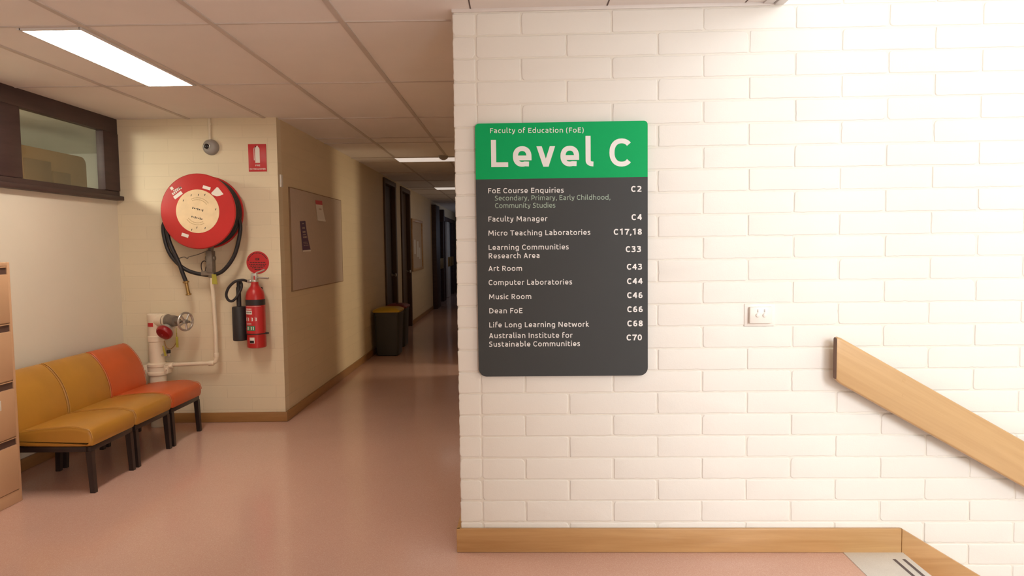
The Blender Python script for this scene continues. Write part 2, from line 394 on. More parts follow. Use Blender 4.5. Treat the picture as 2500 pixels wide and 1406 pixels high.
# ceiling: tiles 600 x 1200 in a metal grid
b = MB()
gx = [-3.03, -2.43, -1.826, -1.225, -0.622, -0.02, 0.58, 1.18]
gy_l = [-6.2, -5.86, -4.66, -3.46, -2.26, -1.05, 0.144, 1.318, YE]
b.box(XW, 1.262, Y_BACK, 0.0, ZC+0.004, ZC+0.03)
b.box(XW, XR+0.11, 0.0, YE, ZC+0.004, ZC+0.03)
b.box(XL, XR+0.11, YE, Y_FAR, ZC+0.004, ZC+0.03)
for x in gx[1:]:
    y1 = 0.0 if x > XR else (YE if x < XL else Y_FAR)
    if x > -0.3: b.box(x-0.003, x+0.003, Y_BACK, y1, ZC+0.0028, ZC+0.008, mi=2)
    else: b.box(x-0.013, x+0.013, Y_BACK, y1, ZC-0.002, ZC+0.008, mi=1)
for y in gy_l[1:-1]:
    b.box(XW, 1.262 if y < 0 else XR-0.02, y-0.006, y+0.006, ZC-0.001, ZC+0.006, mi=1)
for y in (2.502, 3.52, 3.83, 4.955, 5.375, 6.6, 7.8, 8.98, 9.52, 10.7, 11.9, 13.1):
    b.box(XL, XR-0.02, y-0.008, y+0.008, ZC-0.003, ZC+0.006, mi=1)
struct('ceiling', b, ['ceil', 'tbar', 'slot'])
# metal edge trim of the ceiling at the stairwell and the bulkhead above it
b = MB()
b.box(1.258, 1.300, Y_BACK, -0.03, ZC-0.004, ZC+0.03, 0.002)
b.box(1.306, 1.345, Y_BACK, -0.03, ZC-0.010, ZC+0.03, 0.003)
b.box(1.298, 1.308, Y_BACK, -0.03, ZC+0.004, ZC+0.02, mi=1)
struct('trim_2', b, ['ctrim', 'groove'])
# small cornice where the ceiling meets the bricks
b = MB(); b.box(-0.104, 1.29, -0.006, 0.010, 2.437, ZC+0.01, 0.002)
struct('trim_4', b, 'ctrim', 'w')
b = MB(); b.box(1.262, 1.345, Y_BACK, 0.05, ZC+0.03, 5.4)
struct('wall_bulkhead', b, 'plaster')

# front brick wall: every brick modelled, 400 x 100 modules of painted concrete brick
def brick_wall():
    b = MB(); rnd = random.Random(3)
    JD = 0.0034                                        # joint depth
    z_top, z_bot = 5.40, -1.20
    z0 = 2.4354
    b.add([(-0.095, JD, z_bot), (5.2, JD, z_bot), (5.2, JD, z_top), (-0.095, JD, z_top)], [(0, 1, 2, 3)], 1)
    b.box(-0.100, 5.2, 0.008, 0.26, z_bot, z_top, mi=1)
    def brick(u0, u1, za, zb):
        jw = 0.0036+rnd.random()*0.0012; jh = 0.0036+rnd.random()*0.0010
        u0 += jw*(1 if u0 > -0.095 else 0); u1 -= jw; za += jh; zb -= jh
        u0 += rnd.uniform(-.0015, .0015) if u0 > -0.09 else 0; u1 += rnd.uniform(-.0015, .0015)
        za += rnd.uniform(-.0008, .0008); zb += rnd.uniform(-.0008, .0008)
        rad = [0.004+(rnd.random()**4)*0.016 for _ in range(4)]
        det = u1 < 3.2 and zb < 2.7 and za > -0.4
        step = 0.012 if det else 0.06
        loop = []
        cs = [(u1, za, -90), (u1, zb, 0), (u0, zb, 90), (u0, za, 180)]
        for i, (cu, cz, a0) in enumerate(cs):
            r = rad[i]; n = 3 if r < 0.008 else 5
            ccu = cu-r if cu == u1 else cu+r; ccz = cz-r if cz == zb else cz+r
            arc = [(ccu+r*math.cos(R(a0+90*k/n)), ccz+r*math.sin(R(a0+90*k/n))) for k in range(n+1)]
            if loop:
                p, q = loop[-1], arc[0]; L = math.hypot(q[0]-p[0], q[1]-p[1]); m = max(1, int(L/step))
                loop += [(p[0]+(q[0]-p[0])*k/m, p[1]+(q[1]-p[1])*k/m) for k in range(1, m)]
            loop += arc
        p, q = loop[-1], loop[0]; L = math.hypot(q[0]-p[0], q[1]-p[1]); m = max(1, int(L/step))
        loop += [(p[0]+(q[0]-p[0])*k/m, p[1]+(q[1]-p[1])*k/m) for k in range(1, m)]
        cu, cz = (u0+u1)/2, (za+zb)/2
        hw, hh = (u1-u0)/2, (zb-za)/2
        lump = [0.0]*len(loop); a = 0
        for k in range(len(loop)):
            a = 0.55*a+rnd.gauss(0, 0.00055); lump[k] = a
            if rnd.random() < 0.035: lump[k] += rnd.uniform(0.0006, 0.0022)*(-1 if rnd.random() < .75 else 1)
        off = rnd.uniform(-0.0012, 0.0008)
        def ring(ins, d, amp):
            out = []
            for (x, z), l in zip(loop, lump):
                i = ins - l*amp
                nx = max(-1, min(1, (x-cu)/hw)); nz = max(-1, min(1, (z-cz)/hh))
                fx = nx if abs(abs(nx)-1) < 0.25 else 0; fz = nz if abs(abs(nz)-1) < 0.25 else 0
                out.append((x-i*fx, d, z-i*fz))
            return out
        n = len(loop)
        rings = [ring(-0.0016, JD+0.001, 1.0), ring(0.0, 0.0018+off*.3, 1.0), ring(0.0012, 0.0004+off*.6, 0.9), ring(0.0036, off*.6, 0.5)]
        vs = sum(rings, []); fs = []
        for a in range(3):
            for k in range(n): fs.append((a*n+k, a*n+(k+1) % n, (a+1)*n+(k+1) % n, (a+1)*n+k))
        fs.append(tuple(3*n+k for k in range(n)))
        b.add(vs, fs, 0)
    k = -30
    while z0-0.1*(k+1) > z_bot:
        zt = z0-0.1*k; zb_ = zt-0.1
        if zb_ < z_top:
            brick(-0.100, 0.0, zb_, min(zt, z_top))
            x = 0.0; first = True
            while x < 5.2:
                w = 0.4
                if first and k % 2 == 0: w = 0.2
                brick(x, min(x+w, 5.2), zb_, min(zt, z_top)); x += w; first = False
        k += 1
    return b
struct('wall_front', brick_wall(), ['brick', 'joint'], 'w', smooth=50)
# hidden corridor wall behind the brick wall, with one open doorway
b = MB()
b.box(XR, XR+0.12, 0.262, 4.45, 0, ZC+0.03); b.box(XR, XR+0.12, 5.0, Y_FAR, 0, ZC+0.03); b.box(XR, XR+0.12, 4.45, 5.0, 1.95, ZC+0.03)
b.box(0.02, 2.3, 3.4, 3.5, 0, ZC); b.box(0.02, 2.3, 6.0, 6.1, 0, ZC); b.box(2.2, 2.3, 3.5, 6.0, 0, ZC); b.box(0.02, 2.2, 3.5, 6.0, ZC-0.03, ZC); b.box(0.02, 2.2, 3.5, 6.0, -0.03, 0)
struct('wall_right', b, 'wall_x')
b = MB(); b.box(XL-1.4, XR+0.12, Y_FAR, Y_FAR+0.1, 0, ZC+0.03)
struct('wall_far', b, 'wall_y')
# end wall with the hose reel
b = MB(); b.box(XW-0.1, XL, YE, YE+0.10, 0, ZC+0.03)
struct('wall_end', b, 'wall_y')
# left corridor wall with its openings
b = MB()
segs = [(YE+0.10, 6.86), (7.78, 8.33), (9.24, 12.50), (18.3, Y_FAR)]
for a, c in segs: b.box(XL-0.10, XL, a, c, 0, ZC+0.03)
b.box(XL-0.10, XL, 6.86, 7.78, 2.40, ZC+0.03); b.box(XL-0.10, XL, 8.33, 9.24, 2.40, ZC+0.03)
b.box(XL-0.10, XL, 12.5, 18.3, 2.20, ZC+0.03)
struct('wall_left', b, 'wall_x')
b = MB(); b.box(XL-0.26, XL-0.22, 6.5, 18.6, 0, ZC)
struct('wall_behind_doors', b, 'brownwood')
# wall with the high window
b = MB()
b.box(XW-0.10, XW, Y_BACK, YE, 0, 1.815); b.box(XW-0.10, XW, Y_BACK, -2.2, 1.815, ZC+0.03)
b.box(XW-0.10, XW-0.02, -2.2, YE, ZC-0.01, ZC+0.03)
struct('wall_window', b, 'plaster')
# walls behind the camera and around the stairwell
b = MB(); b.box(XW-0.1, 1.60, Y_BACK-0.1, Y_BACK, 0, ZC+0.03)
struct('wall_back', b, 'plaster')
b = MB(); b.box(1.55, 1.65, Y_BACK, -2.38, 0, 5.4)
struct('wall_shade_partition', b, 'plaster')  # unseen, placed so its edge shades the left of the brick wall
b = MB(); b.box(5.0, 5.1, Y_BACK, 0.1, -1.2, 5.4); b.box(1.6, 5.1, Y_BACK-0.1, Y_BACK, -1.2, 5.4); b.box(1.3, 5.1, Y_BACK-.1, 0.3, 5.4, 5.5)
struct('wall_stairwell', b, 'plaster')
# office behind the window
b = MB()
b.box(-5.1, -5.0, -2.4, 4.4, 0, ZC+0.03); b.box(-5.0, XW-0.1, 4.3, 4.4, 0, ZC+0.03); b.box(-5.0, XW-0.1, -2.4, -2.3, 0, ZC+0.03)
b.box(-5.0, XW-0.1, -2.3, 4.3, ZC, ZC+0.03); b.box(-5.0, XW-0.1, -2.3, 4.3, -0.03, 0); b.box(XW-0.2, XW-0.1, YE+0.1, 4.3, 0, ZC)
struct('wall_office', b, 'office')

# skirting boards
def sk(poly, axis, a, c): bb = MB(); bb.prism(poly, axis, a, c, bev=0.003); return bb
b = MB(); b.box(XW+0.005, XL+0.018, YE-0.018, YE-0.0005, 0.001, 0.080, 0.004)
struct('baseboard_end', b, 'skirt')
b = MB(); b.box(XL+0.0005, XL+0.018, YE, 6.80, 0.001, 0.080, 0.004); b.box(XL+0.0005, XL+0.018, 9.32, 12.4, 0.001, 0.080, 0.004)
struct('baseboard_left', b, 'skirt')
b = MB(); b.box(XW+0.0005, XW+0.018, Y_BACK, YE-0.02, 0.001, 0.080, 0.004)
struct('baseboard_window', b, 'skirt')
b = MB()
b.box(-0.121, 1.893, -0.021, -0.0012, 0.001, 0.112, 0.004)
b.box(-0.121, -0.1012, -0.020, 0.25, 0.001, 0.112, 0.004)
struct('baseboard_front', b, 'oak_sk', 'w')
b = MB()
b.prism([(1.8935, 0.112), (3.7, 0.112-0.62*1.8065), (3.7, -0.17-0.62*1.8065), (1.905, -0.17), (1.905, 0.0), (1.8935, 0.0)], 'y', -0.022, -0.0012, bev=0.003)
struct('trim_3', b, 'oak_sk', 'w')

# ------------------------------------------------------------------ high window, doors
def window():
    root = bpy.data.objects.new('window_1', None); C.objects.link(root); place(root, (XW, 1.8, 1.815), 'c'); root['kind'] = 'structure'
    f = MB()
    f.box(XW-0.025, XW+0.030, -2.2, 2.437, 2.335, ZC+0.005, 0.004)          # head
    f.box(XW-0.025, XW+0.030, -2.2, 2.435, 1.815, 1.880, 0.006)             # bottom rail
    f.box(XW-0.025, XW+0.036, 2.235, 2.435, 1.88, 2.336, 0.006)             # right jamb
    for ym in (1.24, 0.10, -1.05): f.box(XW-0.025, XW+0.030, ym-0.11, ym+0.11, 1.88, 2.336, 0.006)
    part('window_frame', f, 'darkwood', root)
    s = MB(); s.box(XW-0.09, XW+0.062, -2.2, 2.438, 1.808, 1.842, 0.006)
    part('window_sill', s, 'darkwood', root)
    for a, c in ((1.35, 2.235), (0.21, 1.13), (-0.94, -0.01)):
        g = MB(); g.box(XW-0.002, XW+0.004, a-0.002, c+0.002, 1.878, 2.338); part('pane', g, 'glass', root)
window()

def corridor_door(n, y0, y1, leaf, jamb, hand):
    root = bpy.data.objects.new('door_%d' % n, None); C.objects.link(root); place(root, (XL, (y0+y1)/2, 0), 'c'); root['kind'] = 'structure'
    f = MB()
    f.box(XL-0.10, XL+0.022, y0-0.045, y0+0.055, 0.0, 2.40, 0.004); f.box(XL-0.10, XL+0.022, y1-0.055, y1+0.045, 0.0, 2.40, 0.004)
    f.box(XL-0.098, XL+0.025, y0-0.048, y1+0.048, 2.342, 2.414, 0.004)
    part('door_frame', f, jamb, root)
    l = MB(); l.box(XL-0.085, XL-0.045, y0+0.057, y1-0.057, 0.008, 2.338, 0.003); part('door_leaf', l, leaf, root)
    if hand:
        h = MB(); h.lathe([(0, 0), (0.024, 0), (0.024, 0.008), (0.010, 0.010), (0.010, 0.045), (0.026, 0.05), (0.028, 0.065), (0.02, 0.075), (0, 0.077)], (XL-0.045, y1-0.13, 0.98), (1, 0, 0), 20)
        part('door_handle', h, 'steel', root)
corridor_door(1, 6.88, 7.76, 'darkwood', 'brownwood', True)
corridor_door(2, 8.35, 9.22, 'brownwood', 'brownwood', True)
def glazed_doors():
    root = bpy.data.objects.new('door_3', None); C.objects.link(root); place(root, (XL, 15.4, 0), 'c'); root['kind'] = 'structure'
    f = MB()
    f.box(XL-0.10, XL+0.10, 12.5, 13.25, 0, 2.36, 0.006)                  # deep dark portal post
    f.box(XL-0.10, XL+0.03, 13.25, 18.3, 2.10, 2.21, 0.005)
    for y in (14.75, 15.15, 17.6, 18.2): f.box(XL-0.09, XL+0.03, y-0.10, y+0.10, 0, 2.10, 0.005)
    part('door_frame', f, 'darkwood', root)
    for a, c in ((13.55, 14.65), (15.25, 15.95), (16.7, 17.5), (17.7, 18.1)):
        g = MB(); g.box(XL-0.05, XL-0.042, a, c, 0.02, 2.10); part('pane', g, 'blueglass', root)
    for y0, y1 in ((13.25, 13.54), (15.96, 16.22), (16.34, 16.60)):  # aluminium stiles, bright reflections painted in as a pale colour
        s = MB(); s.box(XL-0.07, XL+0.012, y0, y1, 0.01, 2.10, 0.004); part('stile', s, 'alu', root)
    for y0, y1 in ((13.56, 14.64), (15.97, 16.60), (16.72, 17.48)):
        s = MB(); s.box(XL-0.041, XL+0.03, y0, y1, 0.86, 1.12, 0.004); part('push_plate', s, 'brass', root)
glazed_doors()

# ------------------------------------------------------------------ lettering: a drawn monoline alphabet (1000 units per em)
def _arc(cx, cy, rx, ry, a0, a1, n=None, p=2.25):
    n = n or max(4, int(abs(a1-a0)/11)); out = []
    for k in range(n+1):
        a = R(a0+(a1-a0)*k/n); c, s = math.cos(a), math.sin(a)
        out.append((cx+rx*math.copysign(abs(c)**(2/p), c), cy+ry*math.copysign(abs(s)**(2/p), s)))
    return out
def _sp(pts, k=6): return [(v.x, v.y) for v in catmull([Vector((a, b_, 0)) for a, b_ in pts], k)]
def glyph(ch, w):
    h = w/2; T = 693-h; X = 526-h; A = 775; B = h-6
    o = lambda wd: _arc(70+wd/2, 260, wd/2-h, 266-h, 0, 360)
    st = lambda x, y0, y1: [(x, y0), (x, y1)]
    if ch == ' ': return 250, []
    if ch == 'A': return 650, [[(48+h*1.06, 0), (325, 693)], [(602-h*1.06, 0), (325, 693)], [(165, 195), (485, 195)]]
    if ch == 'C': return 620, [_arc(352, 346, 292-h, 355-h, 43, 317)]
    if ch == 'D': return 720, [[(90+h, B), (90+h, T), (270, T)]+_arc(280, 346, 370-h, 347-h, 90, -90)[1:]+[(270, h), (90+h-h, h)]]
    if ch == 'E': return 570, [[(520, T), (90+h, T), (90+h, h), (530, h)], [(90+h, 370), (475, 370)]]
    if ch == 'F': return 540, [[(510, T), (90+h, T), (90+h, 0)], [(90+h, 345), (460, 345)]]
    if ch == 'G': return 690, [_arc(360, 346, 300-h, 355-h, 55, 270)+[(480, h), (590-h, 70), (590-h, 340)], [(590, 340), (400, 340)]]
    if ch == 'H': return 720, [st(90+h, 0, 693), st(630-h, 0, 693), [(90, 365), (630, 365)]]
    if ch == 'I': return 270, [st(135, 0, 693)]
    if ch == 'L': return 530, [[(90+h, 693), (90+h, h), (500, h)]]
    if ch == 'M': return 880, [[(82+h, 0), (122+h, 693)], [(122+h, 693), (440, 190)], [(758-h, 693), (440, 190)], [(798-h, 0), (758-h, 693)]]
    if ch == 'N': return 750, [st(90+h, 0, 693), [(90+h*1.2, 693), (660-h*1.2, 0)], st(660-h, 0, 693)]
    if ch == 'O': return 780, [_arc(390, 346, 320-h, 355-h, 0, 360)]
    if ch == 'P': return 620, [st(90+h, 0, 693), [(90, T), (300, T)]+_arc(340, 475, 230-h, 218-h, 88, -90)+[(90, 257+h)]]
    if ch == 'R': return 640, [st(90+h, 0, 693), [(90, T), (300, T)]+_arc(330, 485, 230-h, 208-h, 88, -90)+[(90, 277+h)], [(320, 290), (560-h*.4, 0)]]
    if ch == 'S': return 560, [_sp([(455, 665-h), (370, T+6), (270, T+6), (150, 640-h*.7), (105+h*.6, 520), (150, 425), (280, 360), (410, 290), (455-h*.6, 180), (410, 60+h*.6), (280, B), (160, B+6), (62, 35+h)])]
    if ch == 'T': return 590, [[(25, T), (565, T)], st(295, 0, T)]
    if ch == 'U': return 700, [[(85+h, 693), (85+h, 260)]+_arc(350, 260, 265-h, 270-h, 180, 360)+[(615-h, 693)]]
    if ch == 'X': return 640, [[(50, 0), (590, 693)], [(50, 693), (590, 0)]]
    if ch == 'a': return 540, [_sp([(100, 500-h*.4), (190, X), (280, X), (390, X-40), (455-h, 370)], 6)+[(455-h, 5)], [(455-h, 305), (300, 312)]+_arc(260, 160, 195-h, 158-h, 90, 270)[0:]+[(360, h), (455-h, 15+h)]]
    if ch == 'b': return 600, [st(80+h, 10, A), _arc(315, 260, 225-h, 266-h, 150, -150)+[(190, B), (80+h, 10+h)]]
    if ch == 'c': return 480, [_arc(300, 260, 245-h, 266-h, 62, 298)]
    if ch == 'd': return 600, [st(520-h, 10, A), [(520-h, 10+h), (410, B)]+_arc(285, 260, 225-h, 266-h, 270, 30)[1:]]
    if ch == 'e': return 570, [[(62+h, 228), (512-h, 228)], [(512-h, 228-h), (512-h, 268)]+_arc(288, 265, 224-h, 261-h, 0, 290)[1:]+[(450, 10+h)]]
    if ch == 'f': return 410, [[(85+h, 0), (85+h, 590)]+_arc(85+h+155, 590, 155, 190-h, 180, 85)+[(385, 765-h)], [(85, X), (360, X)]]
    if ch == 'g': return 600, [[(520-h, X-16), (520-h, -20)]+_arc(330, -20, 190-h, 170-h, 0, -90)+[(200, -190+h), (110, -165+h)], [(520-h, X-10), (400, X)]+_arc(290, 265, 230-h, 261-h, 90, 330)]
    if ch == 'h': return 590, [st(80+h, 0, A), [(80+h, X-25), (230, X)]+_arc(290, 320, 225-h, 206-h, 90, 0)+[(515-h, 0)]]
    if ch == 'i': return 250, [st(125, 0, 520), [(125, 625), (125, 625+w*1.12)]]
    if ch == 'k': return 550, [st(80+h, 0, A), [(120, 270), (400, 520)], [(150, 285), (455, 0)]]
    if ch == 'l': return 290, [[(75+h, A), (75+h, 150)]+_arc(75+h+130, 150, 130, 150-h, 180, 265)+[(262, h)]]
    if ch == 'm': return 880, [[(80+h, 0), (80+h, X-22), (230, X)]+_arc(270, 340, 205-h*.9, 186-h, 90, 0)+[(475-h*.9, 0)], [(455, X-40), (560, X)]+_arc(600, 340, 205-h, 186-h, 90, 0)+[(805-h, 0)]]
    if ch == 'n': return 590, [[(80+h, 0), (80+h, X-22), (230, X)]+_arc(290, 320, 225-h, 206-h, 90, 0)+[(515-h, 0)]]
    if ch == 'o': return 600, [_arc(300, 260, 245-h, 266-h, 0, 360)]
    if ch == 'p': return 600, [[(80+h, -180), (80+h, X-16), (190, X)]+_arc(315, 260, 225-h, 266-h, 100, -150)]
    if ch == 'q': return 600, [[(520-h, -180), (520-h, X-16), (400, X)]+_arc(290, 260, 230-h, 266-h, 90, 330)]
    if ch == 'r': return 400, [[(80+h, 0), (80+h, X-22), (240, X), (310, X), (375, X-8)]]
    if ch == 's': return 460, [_sp([(370, 505-h*.5), (290, X), (215, X), (120, 480-h*.5), (95+h*.3, 390), (130, 325), (225, 275), (330, 225), (365-h*.4, 140), (325, 50+h*.4), (220, B), (130, B+3), (55, 22+h)])]
    if ch == 't': return 420, [[(80+h, 655), (80+h, 170)]+_arc(80+h+150, 170, 150, 170-h, 180, 270)+[(300, h), (385, 22+h)], [(80, X), (355, X)]]
    if ch == 'u': return 590, [[(75+h, 520), (75+h, 200)]+_arc(300, 206, 225-h, 206-h, 180, 270)+[(360, h), (510-h, 22+h)], st(510-h, 8, 520)]
    if ch == 'v': return 530, [[(38+h*1.08, 520), (265, 0)], [(492-h*1.08, 520), (265, 0)]]
    if ch == 'w': return 800, [[(42+h*1.05, 520), (222, 0)], [(400, 480), (222, 0)], [(400, 480), (578, 0)], [(758-h*1.05, 520), (578, 0)]]
    if ch == 'y': return 530, [[(40+h*1.08, 520), (272, 10)], [(490-h*1.08, 520), (300, 40), (235, -85), (150, -180+h), (60, -165+h)]]
    if ch == ',': return 240, [[(150, 110), (150, 40), (80, -110)]]
    if ch == '(': return 330, [_arc(330, 290, 230, 470, 118, 242, 12, 2)]
    if ch == ')': return 330, [_arc(0, 290, 230, 470, 62, -62, 12, 2)]
    if ch == '0': return 580, [_arc(290, 346, 240-h, 352-h, 0, 360)]
    if ch == '1': return 580, [[(120, 560), (240, 620), (330, 693-h*.4), (350, 670), (350, 0)]]
    if ch == '2': return 580, [_sp([(85, 620-h*.4), (170, T), (270, T+4), (400, T-30), (455-h*.3, 520), (420, 400), (300, 270), (180, 150), (120+h*.3, h)])+[(520, h)]]
    if ch == '3': return 580, [_sp([(100, 655-h*.4), (200, T+4), (310, T), (420, 620), (440-h*.3, 520), (390, 410), (270, 370)]), _sp([(200, 370), (290, 370), (420, 330), (470-h*.3, 210), (420, 60+h*.5), (270, B), (160, B+4), (70, 25+h)])]
    if ch == '4': return 580, [st(398, 0, 693), [(385, 672), (78, 190)], [(48, 165+h), (540, 165+h)]]
    if ch == '6': return 580, [_arc(300, 220, 230-h, 226-h, 0, 360), _sp([(75+h, 225), (85+h, 360), (150+h*.4, 520), (270, 640-h*.5), (440, T+4)])]
    if ch == '7': return 580, [[(60, T), (505, T), (505, 640-h*.6), (390, 430), (310, 240), (270, 0)]]
    if ch == '8': return 580, [_arc(290, 510, 195-h*.8, 188-h, 0, 360), _arc(290, 186, 235-h, 196-h, 0, 360)]
    return 500, []
def ribbon(mb, pts, w, fn, mi=0, flat_ends=False):
    q = [pts[0]]
    for p in pts[1:]:
        if math.hypot(p[0]-q[-1][0], p[1]-q[-1][1]) > 1.5: q.append(p)
    if len(q) < 2: return
    closed = math.hypot(q[0][0]-q[-1][0], q[0][1]-q[-1][1]) < 3
    if closed: q = q[:-1]
    N = len(q); vs = []
    for i, p in enumerate(q):
        a = q[(i-1) % N] if (closed or i) else None; c = q[(i+1) % N] if (closed or i < N-1) else None
        d1 = Vector((p[0]-a[0], p[1]-a[1])).normalized() if a else None; d2 = Vector((c[0]-p[0], c[1]-p[1])).normalized() if c else None
        d1 = d1 or d2; d2 = d2 or d1
        n1, n2 = Vector((-d1.y, d1.x)), Vector((-d2.y, d2.x)); m = n1+n2
        m = m.normalized() if m.length > 1e-4 else n1
        k = min(1.6, 1/max(0.3, m.dot(n1)))*w/2
        e = []
        for sg in (1, -1):
            qx, qy = p[0]+sg*m.x*k, p[1]+sg*m.y*k
            if flat_ends and not closed and i in (0, N-1) and 0.55 < abs(d1.y) < 0.9999:
                tt = (p[1]-qy)/d1.y; qx += d1.x*tt; qy += d1.y*tt
            e.append(fn(qx, qy))
        vs += e
    fs = [(2*i, 2*i+1, 2*((i+1) % N)+1, 2*((i+1) % N)) for i in range(N if closed else N-1)]
    mb.add(vs, fs, mi)
def text_line(s, x0, x1, capsize, weight, fn, mb=None, mi=0, align='fit'):
    """lay s between x0 and x1 with cap height capsize; fn maps local (x, y) metres to a point"""
    mb = mb or MB(); k = capsize/693.0
    gs = [glyph(c, weight) for c in s]; nat = sum(g[0] for g in gs)*k
    lsb = 72*k; want = (x1-x0)+2*lsb
    wide = max(0.94, min(1.07, 1+(want-nat)/nat*0.6)); lsb *= wide
    want = (x1-x0)+2*lsb
    sp = (want-nat*wide)/max(1, len(s)-1); x = x0-lsb; lift = 0
    for c_, (adv, strokes) in zip(s, gs):
        for st in strokes:
            lift += 1                                # overlapping strokes must not share one plane
            def at(a, c, x=x, o=(lift % 4)*0.00012):
                v = fn(x+a*k*wide, c*k); return (v[0], v[1]-o, v[2])
            ribbon(mb, st, weight, at, mi, c_ in 'AMNXvwyk7')
        x += adv*k*wide+sp
    return mb

# ------------------------------------------------------------------ the directory sign
def rounded(u0, u1, z0, z1, r, n=6, which=(1, 1, 1, 1)):
    """outline, corners: bottom right, top right, top left, bottom left"""
    out = []
    for (cu, cz, a0), rr in zip(((u1, z0, -90), (u1, z1, 0), (u0, z1, 90), (u0, z0, 180)), which):
        rr = r*rr
        if rr <= 0: out.append((cu, cz)); continue
        ccu = cu-rr if cu == u1 else cu+rr; ccz = cz-rr if cz == z1 else cz+rr
        out += [(ccu+rr*math.cos(R(a0+90*k/n)), ccz+rr*math.sin(R(a0+90*k/n))) for k in range(n+1)]
    return out
NF = 0.024                                    # how far the sign face stands off the wall
cam_w = (CAM.dot(WU), CAM.dot(WN), CAM.z)
def px2wall(x, y, off):
    d = f_+r_*((x-1250)/1683.33)-u_*((y-703)/1683.33)
    t = (-off-CAM.dot(WN))/d.dot(WN); P = CAM+d*t
    return P.dot(WU), P.z
sx0, sx1 = (px2wall(1164, 600, NF)[0]+px2wall(1169, 900, NF)[0])/2, px2wall(1581.5, 600, NF)[0]
sz1, sz0, szb = px2wall(1372, 298, NF)[1], px2wall(1372, 918, NF)[1], px2wall(1372, 435, NF)[1]
sign = thing('directory_sign', 'tall directory sign with green Level C header and charcoal room list on white brick wall', 'sign', ((sx0+sx1)/2, -0.012, sz0), 'w')
b = MB(); b.prism(rounded(sx0, sx1, sz0, szb, 0.036, 8, (1, 0, 0, 1)), 'y', -NF, -NF+0.007)
part('list_panel', b, 'charcoal', sign)
b = MB(); b.prism(rounded(sx0, sx1, szb, sz1, 0.017, 6, (0, 1, 1, 0)), 'y', -NF, -NF+0.007)
part('header_panel', b, 'green', sign, 'bright green header panel')
for u in (sx0+0.06, sx1-0.06):
    for z in (sz0+0.08, sz1-0.06):
        b = MB(); b.cyl((u, -NF+0.007, z), (u, 0.003, z), 0.010, 16); part('standoff', b, 'steel', sign)
W1, W2 = 106, 142
lines = [  # text, x0, y0(baseline), x1, y1, cap px, weight, material
 ('Faculty of Education (FoE)', 1196.2, 325.1, 1424.6, 323.3, 11.9, 96, 'signwhite'),
 ('Level C', 1197.6, 408.0, 1537.6, 405.5, 66.5, 122, 'signwhite'),
 ('FoE Course Enquiries', 1191.6, 472.0, 1376.0, 470.2, 12.4, W1, 'signwhite'),
 ('C2', 1541.1, 468.4, 1565.7, 468.2, 14.2, W2, 'signwhite'),
 ('Secondary, Primary, Early Childhood,', 1208.4, 489.5, 1489.5, 487.2, 11.6, 88, 'signpale'),
 ('Community Studies', 1209.0, 507.9, 1355.7, 506.6, 11.6, 88, 'signpale'),
 ('Faculty Manager', 1192.2, 541.1, 1335.7, 539.8, 12.4, W1, 'signwhite'),
 ('C4', 1542.0, 537.3, 1566.3, 537.1, 14.2, W2, 'signwhite'),
 ('Micro Teaching Laboratories', 1192.2, 575.2, 1440.9, 573.2, 12.4, W1, 'signwhite'),
 ('C17,18', 1498.7, 573.2, 1566.6, 572.6, 14.2, W2, 'signwhite'),
 ('Learning Communities', 1192.7, 610.3, 1388.1, 608.6, 12.4, W1, 'signwhite'),
 ('Research Area', 1193.0, 630.8, 1317.3, 629.7, 12.4, W1, 'signwhite'),
 ('C33', 1527.9, 615.4, 1564.4, 615.1, 14.2, W2, 'signwhite'),
 ('Art Room', 1193.1, 661.6, 1274.6, 661.0, 12.4, W1, 'signwhite'),
 ('C43', 1530.7, 658.3, 1566.9, 658.0, 14.2, W2, 'signwhite'),
 ('Computer Laboratories', 1193.3, 695.8, 1396.4, 694.2, 12.4, W1, 'signwhite'),
 ('C44', 1531.1, 693.4, 1567.8, 693.1, 14.2, W2, 'signwhite'),
 ('Music Room', 1193.8, 730.6, 1297.1, 729.8, 12.4, W1, 'signwhite'),
 ('C46', 1531.4, 727.7, 1568.2, 727.4, 14.2, W2, 'signwhite'),
 ('Dean FoE', 1194.3, 764.9, 1275.1, 764.3, 12.4, W1, 'signwhite'),
 ('C66', 1531.6, 762.1, 1568.7, 761.8, 14.2, W2, 'signwhite'),
 ('Life Long Learning Network', 1194.3, 799.3, 1437.8, 797.6, 12.4, W1, 'signwhite'),
 ('C68', 1531.8, 796.5, 1568.9, 796.2, 14.2, W2, 'signwhite'),
 ('Australian Institute for', 1194.5, 825.6, 1397.1, 824.2, 12.4, W1, 'signwhite'),
 ('Sustainable Communities', 1194.5, 846.3, 1415.8, 844.8, 12.4, W1, 'signwhite'),
 ('C70', 1530.0, 831.0, 1566.6, 830.6, 14.2, W2, 'signwhite')]
for s, xa, ya, xb, yb, cap, wt, m in lines:
    ua, za = px2wall(xa, ya, NF); ub, zb = px2wall(xb, yb, NF)
    ch = px2wall(xa, ya-cap, NF)[1]-za
    tl = (zb-za)/(ub-ua)
    mb = text_line(s, 0, ub-ua, ch, wt, lambda a, c: (ua+a, -NF-0.0006, za+a*tl+c))
    part('lettering', mb, m, sign, 'pale green small lettering' if m == 'signpale' else None, smooth=0)

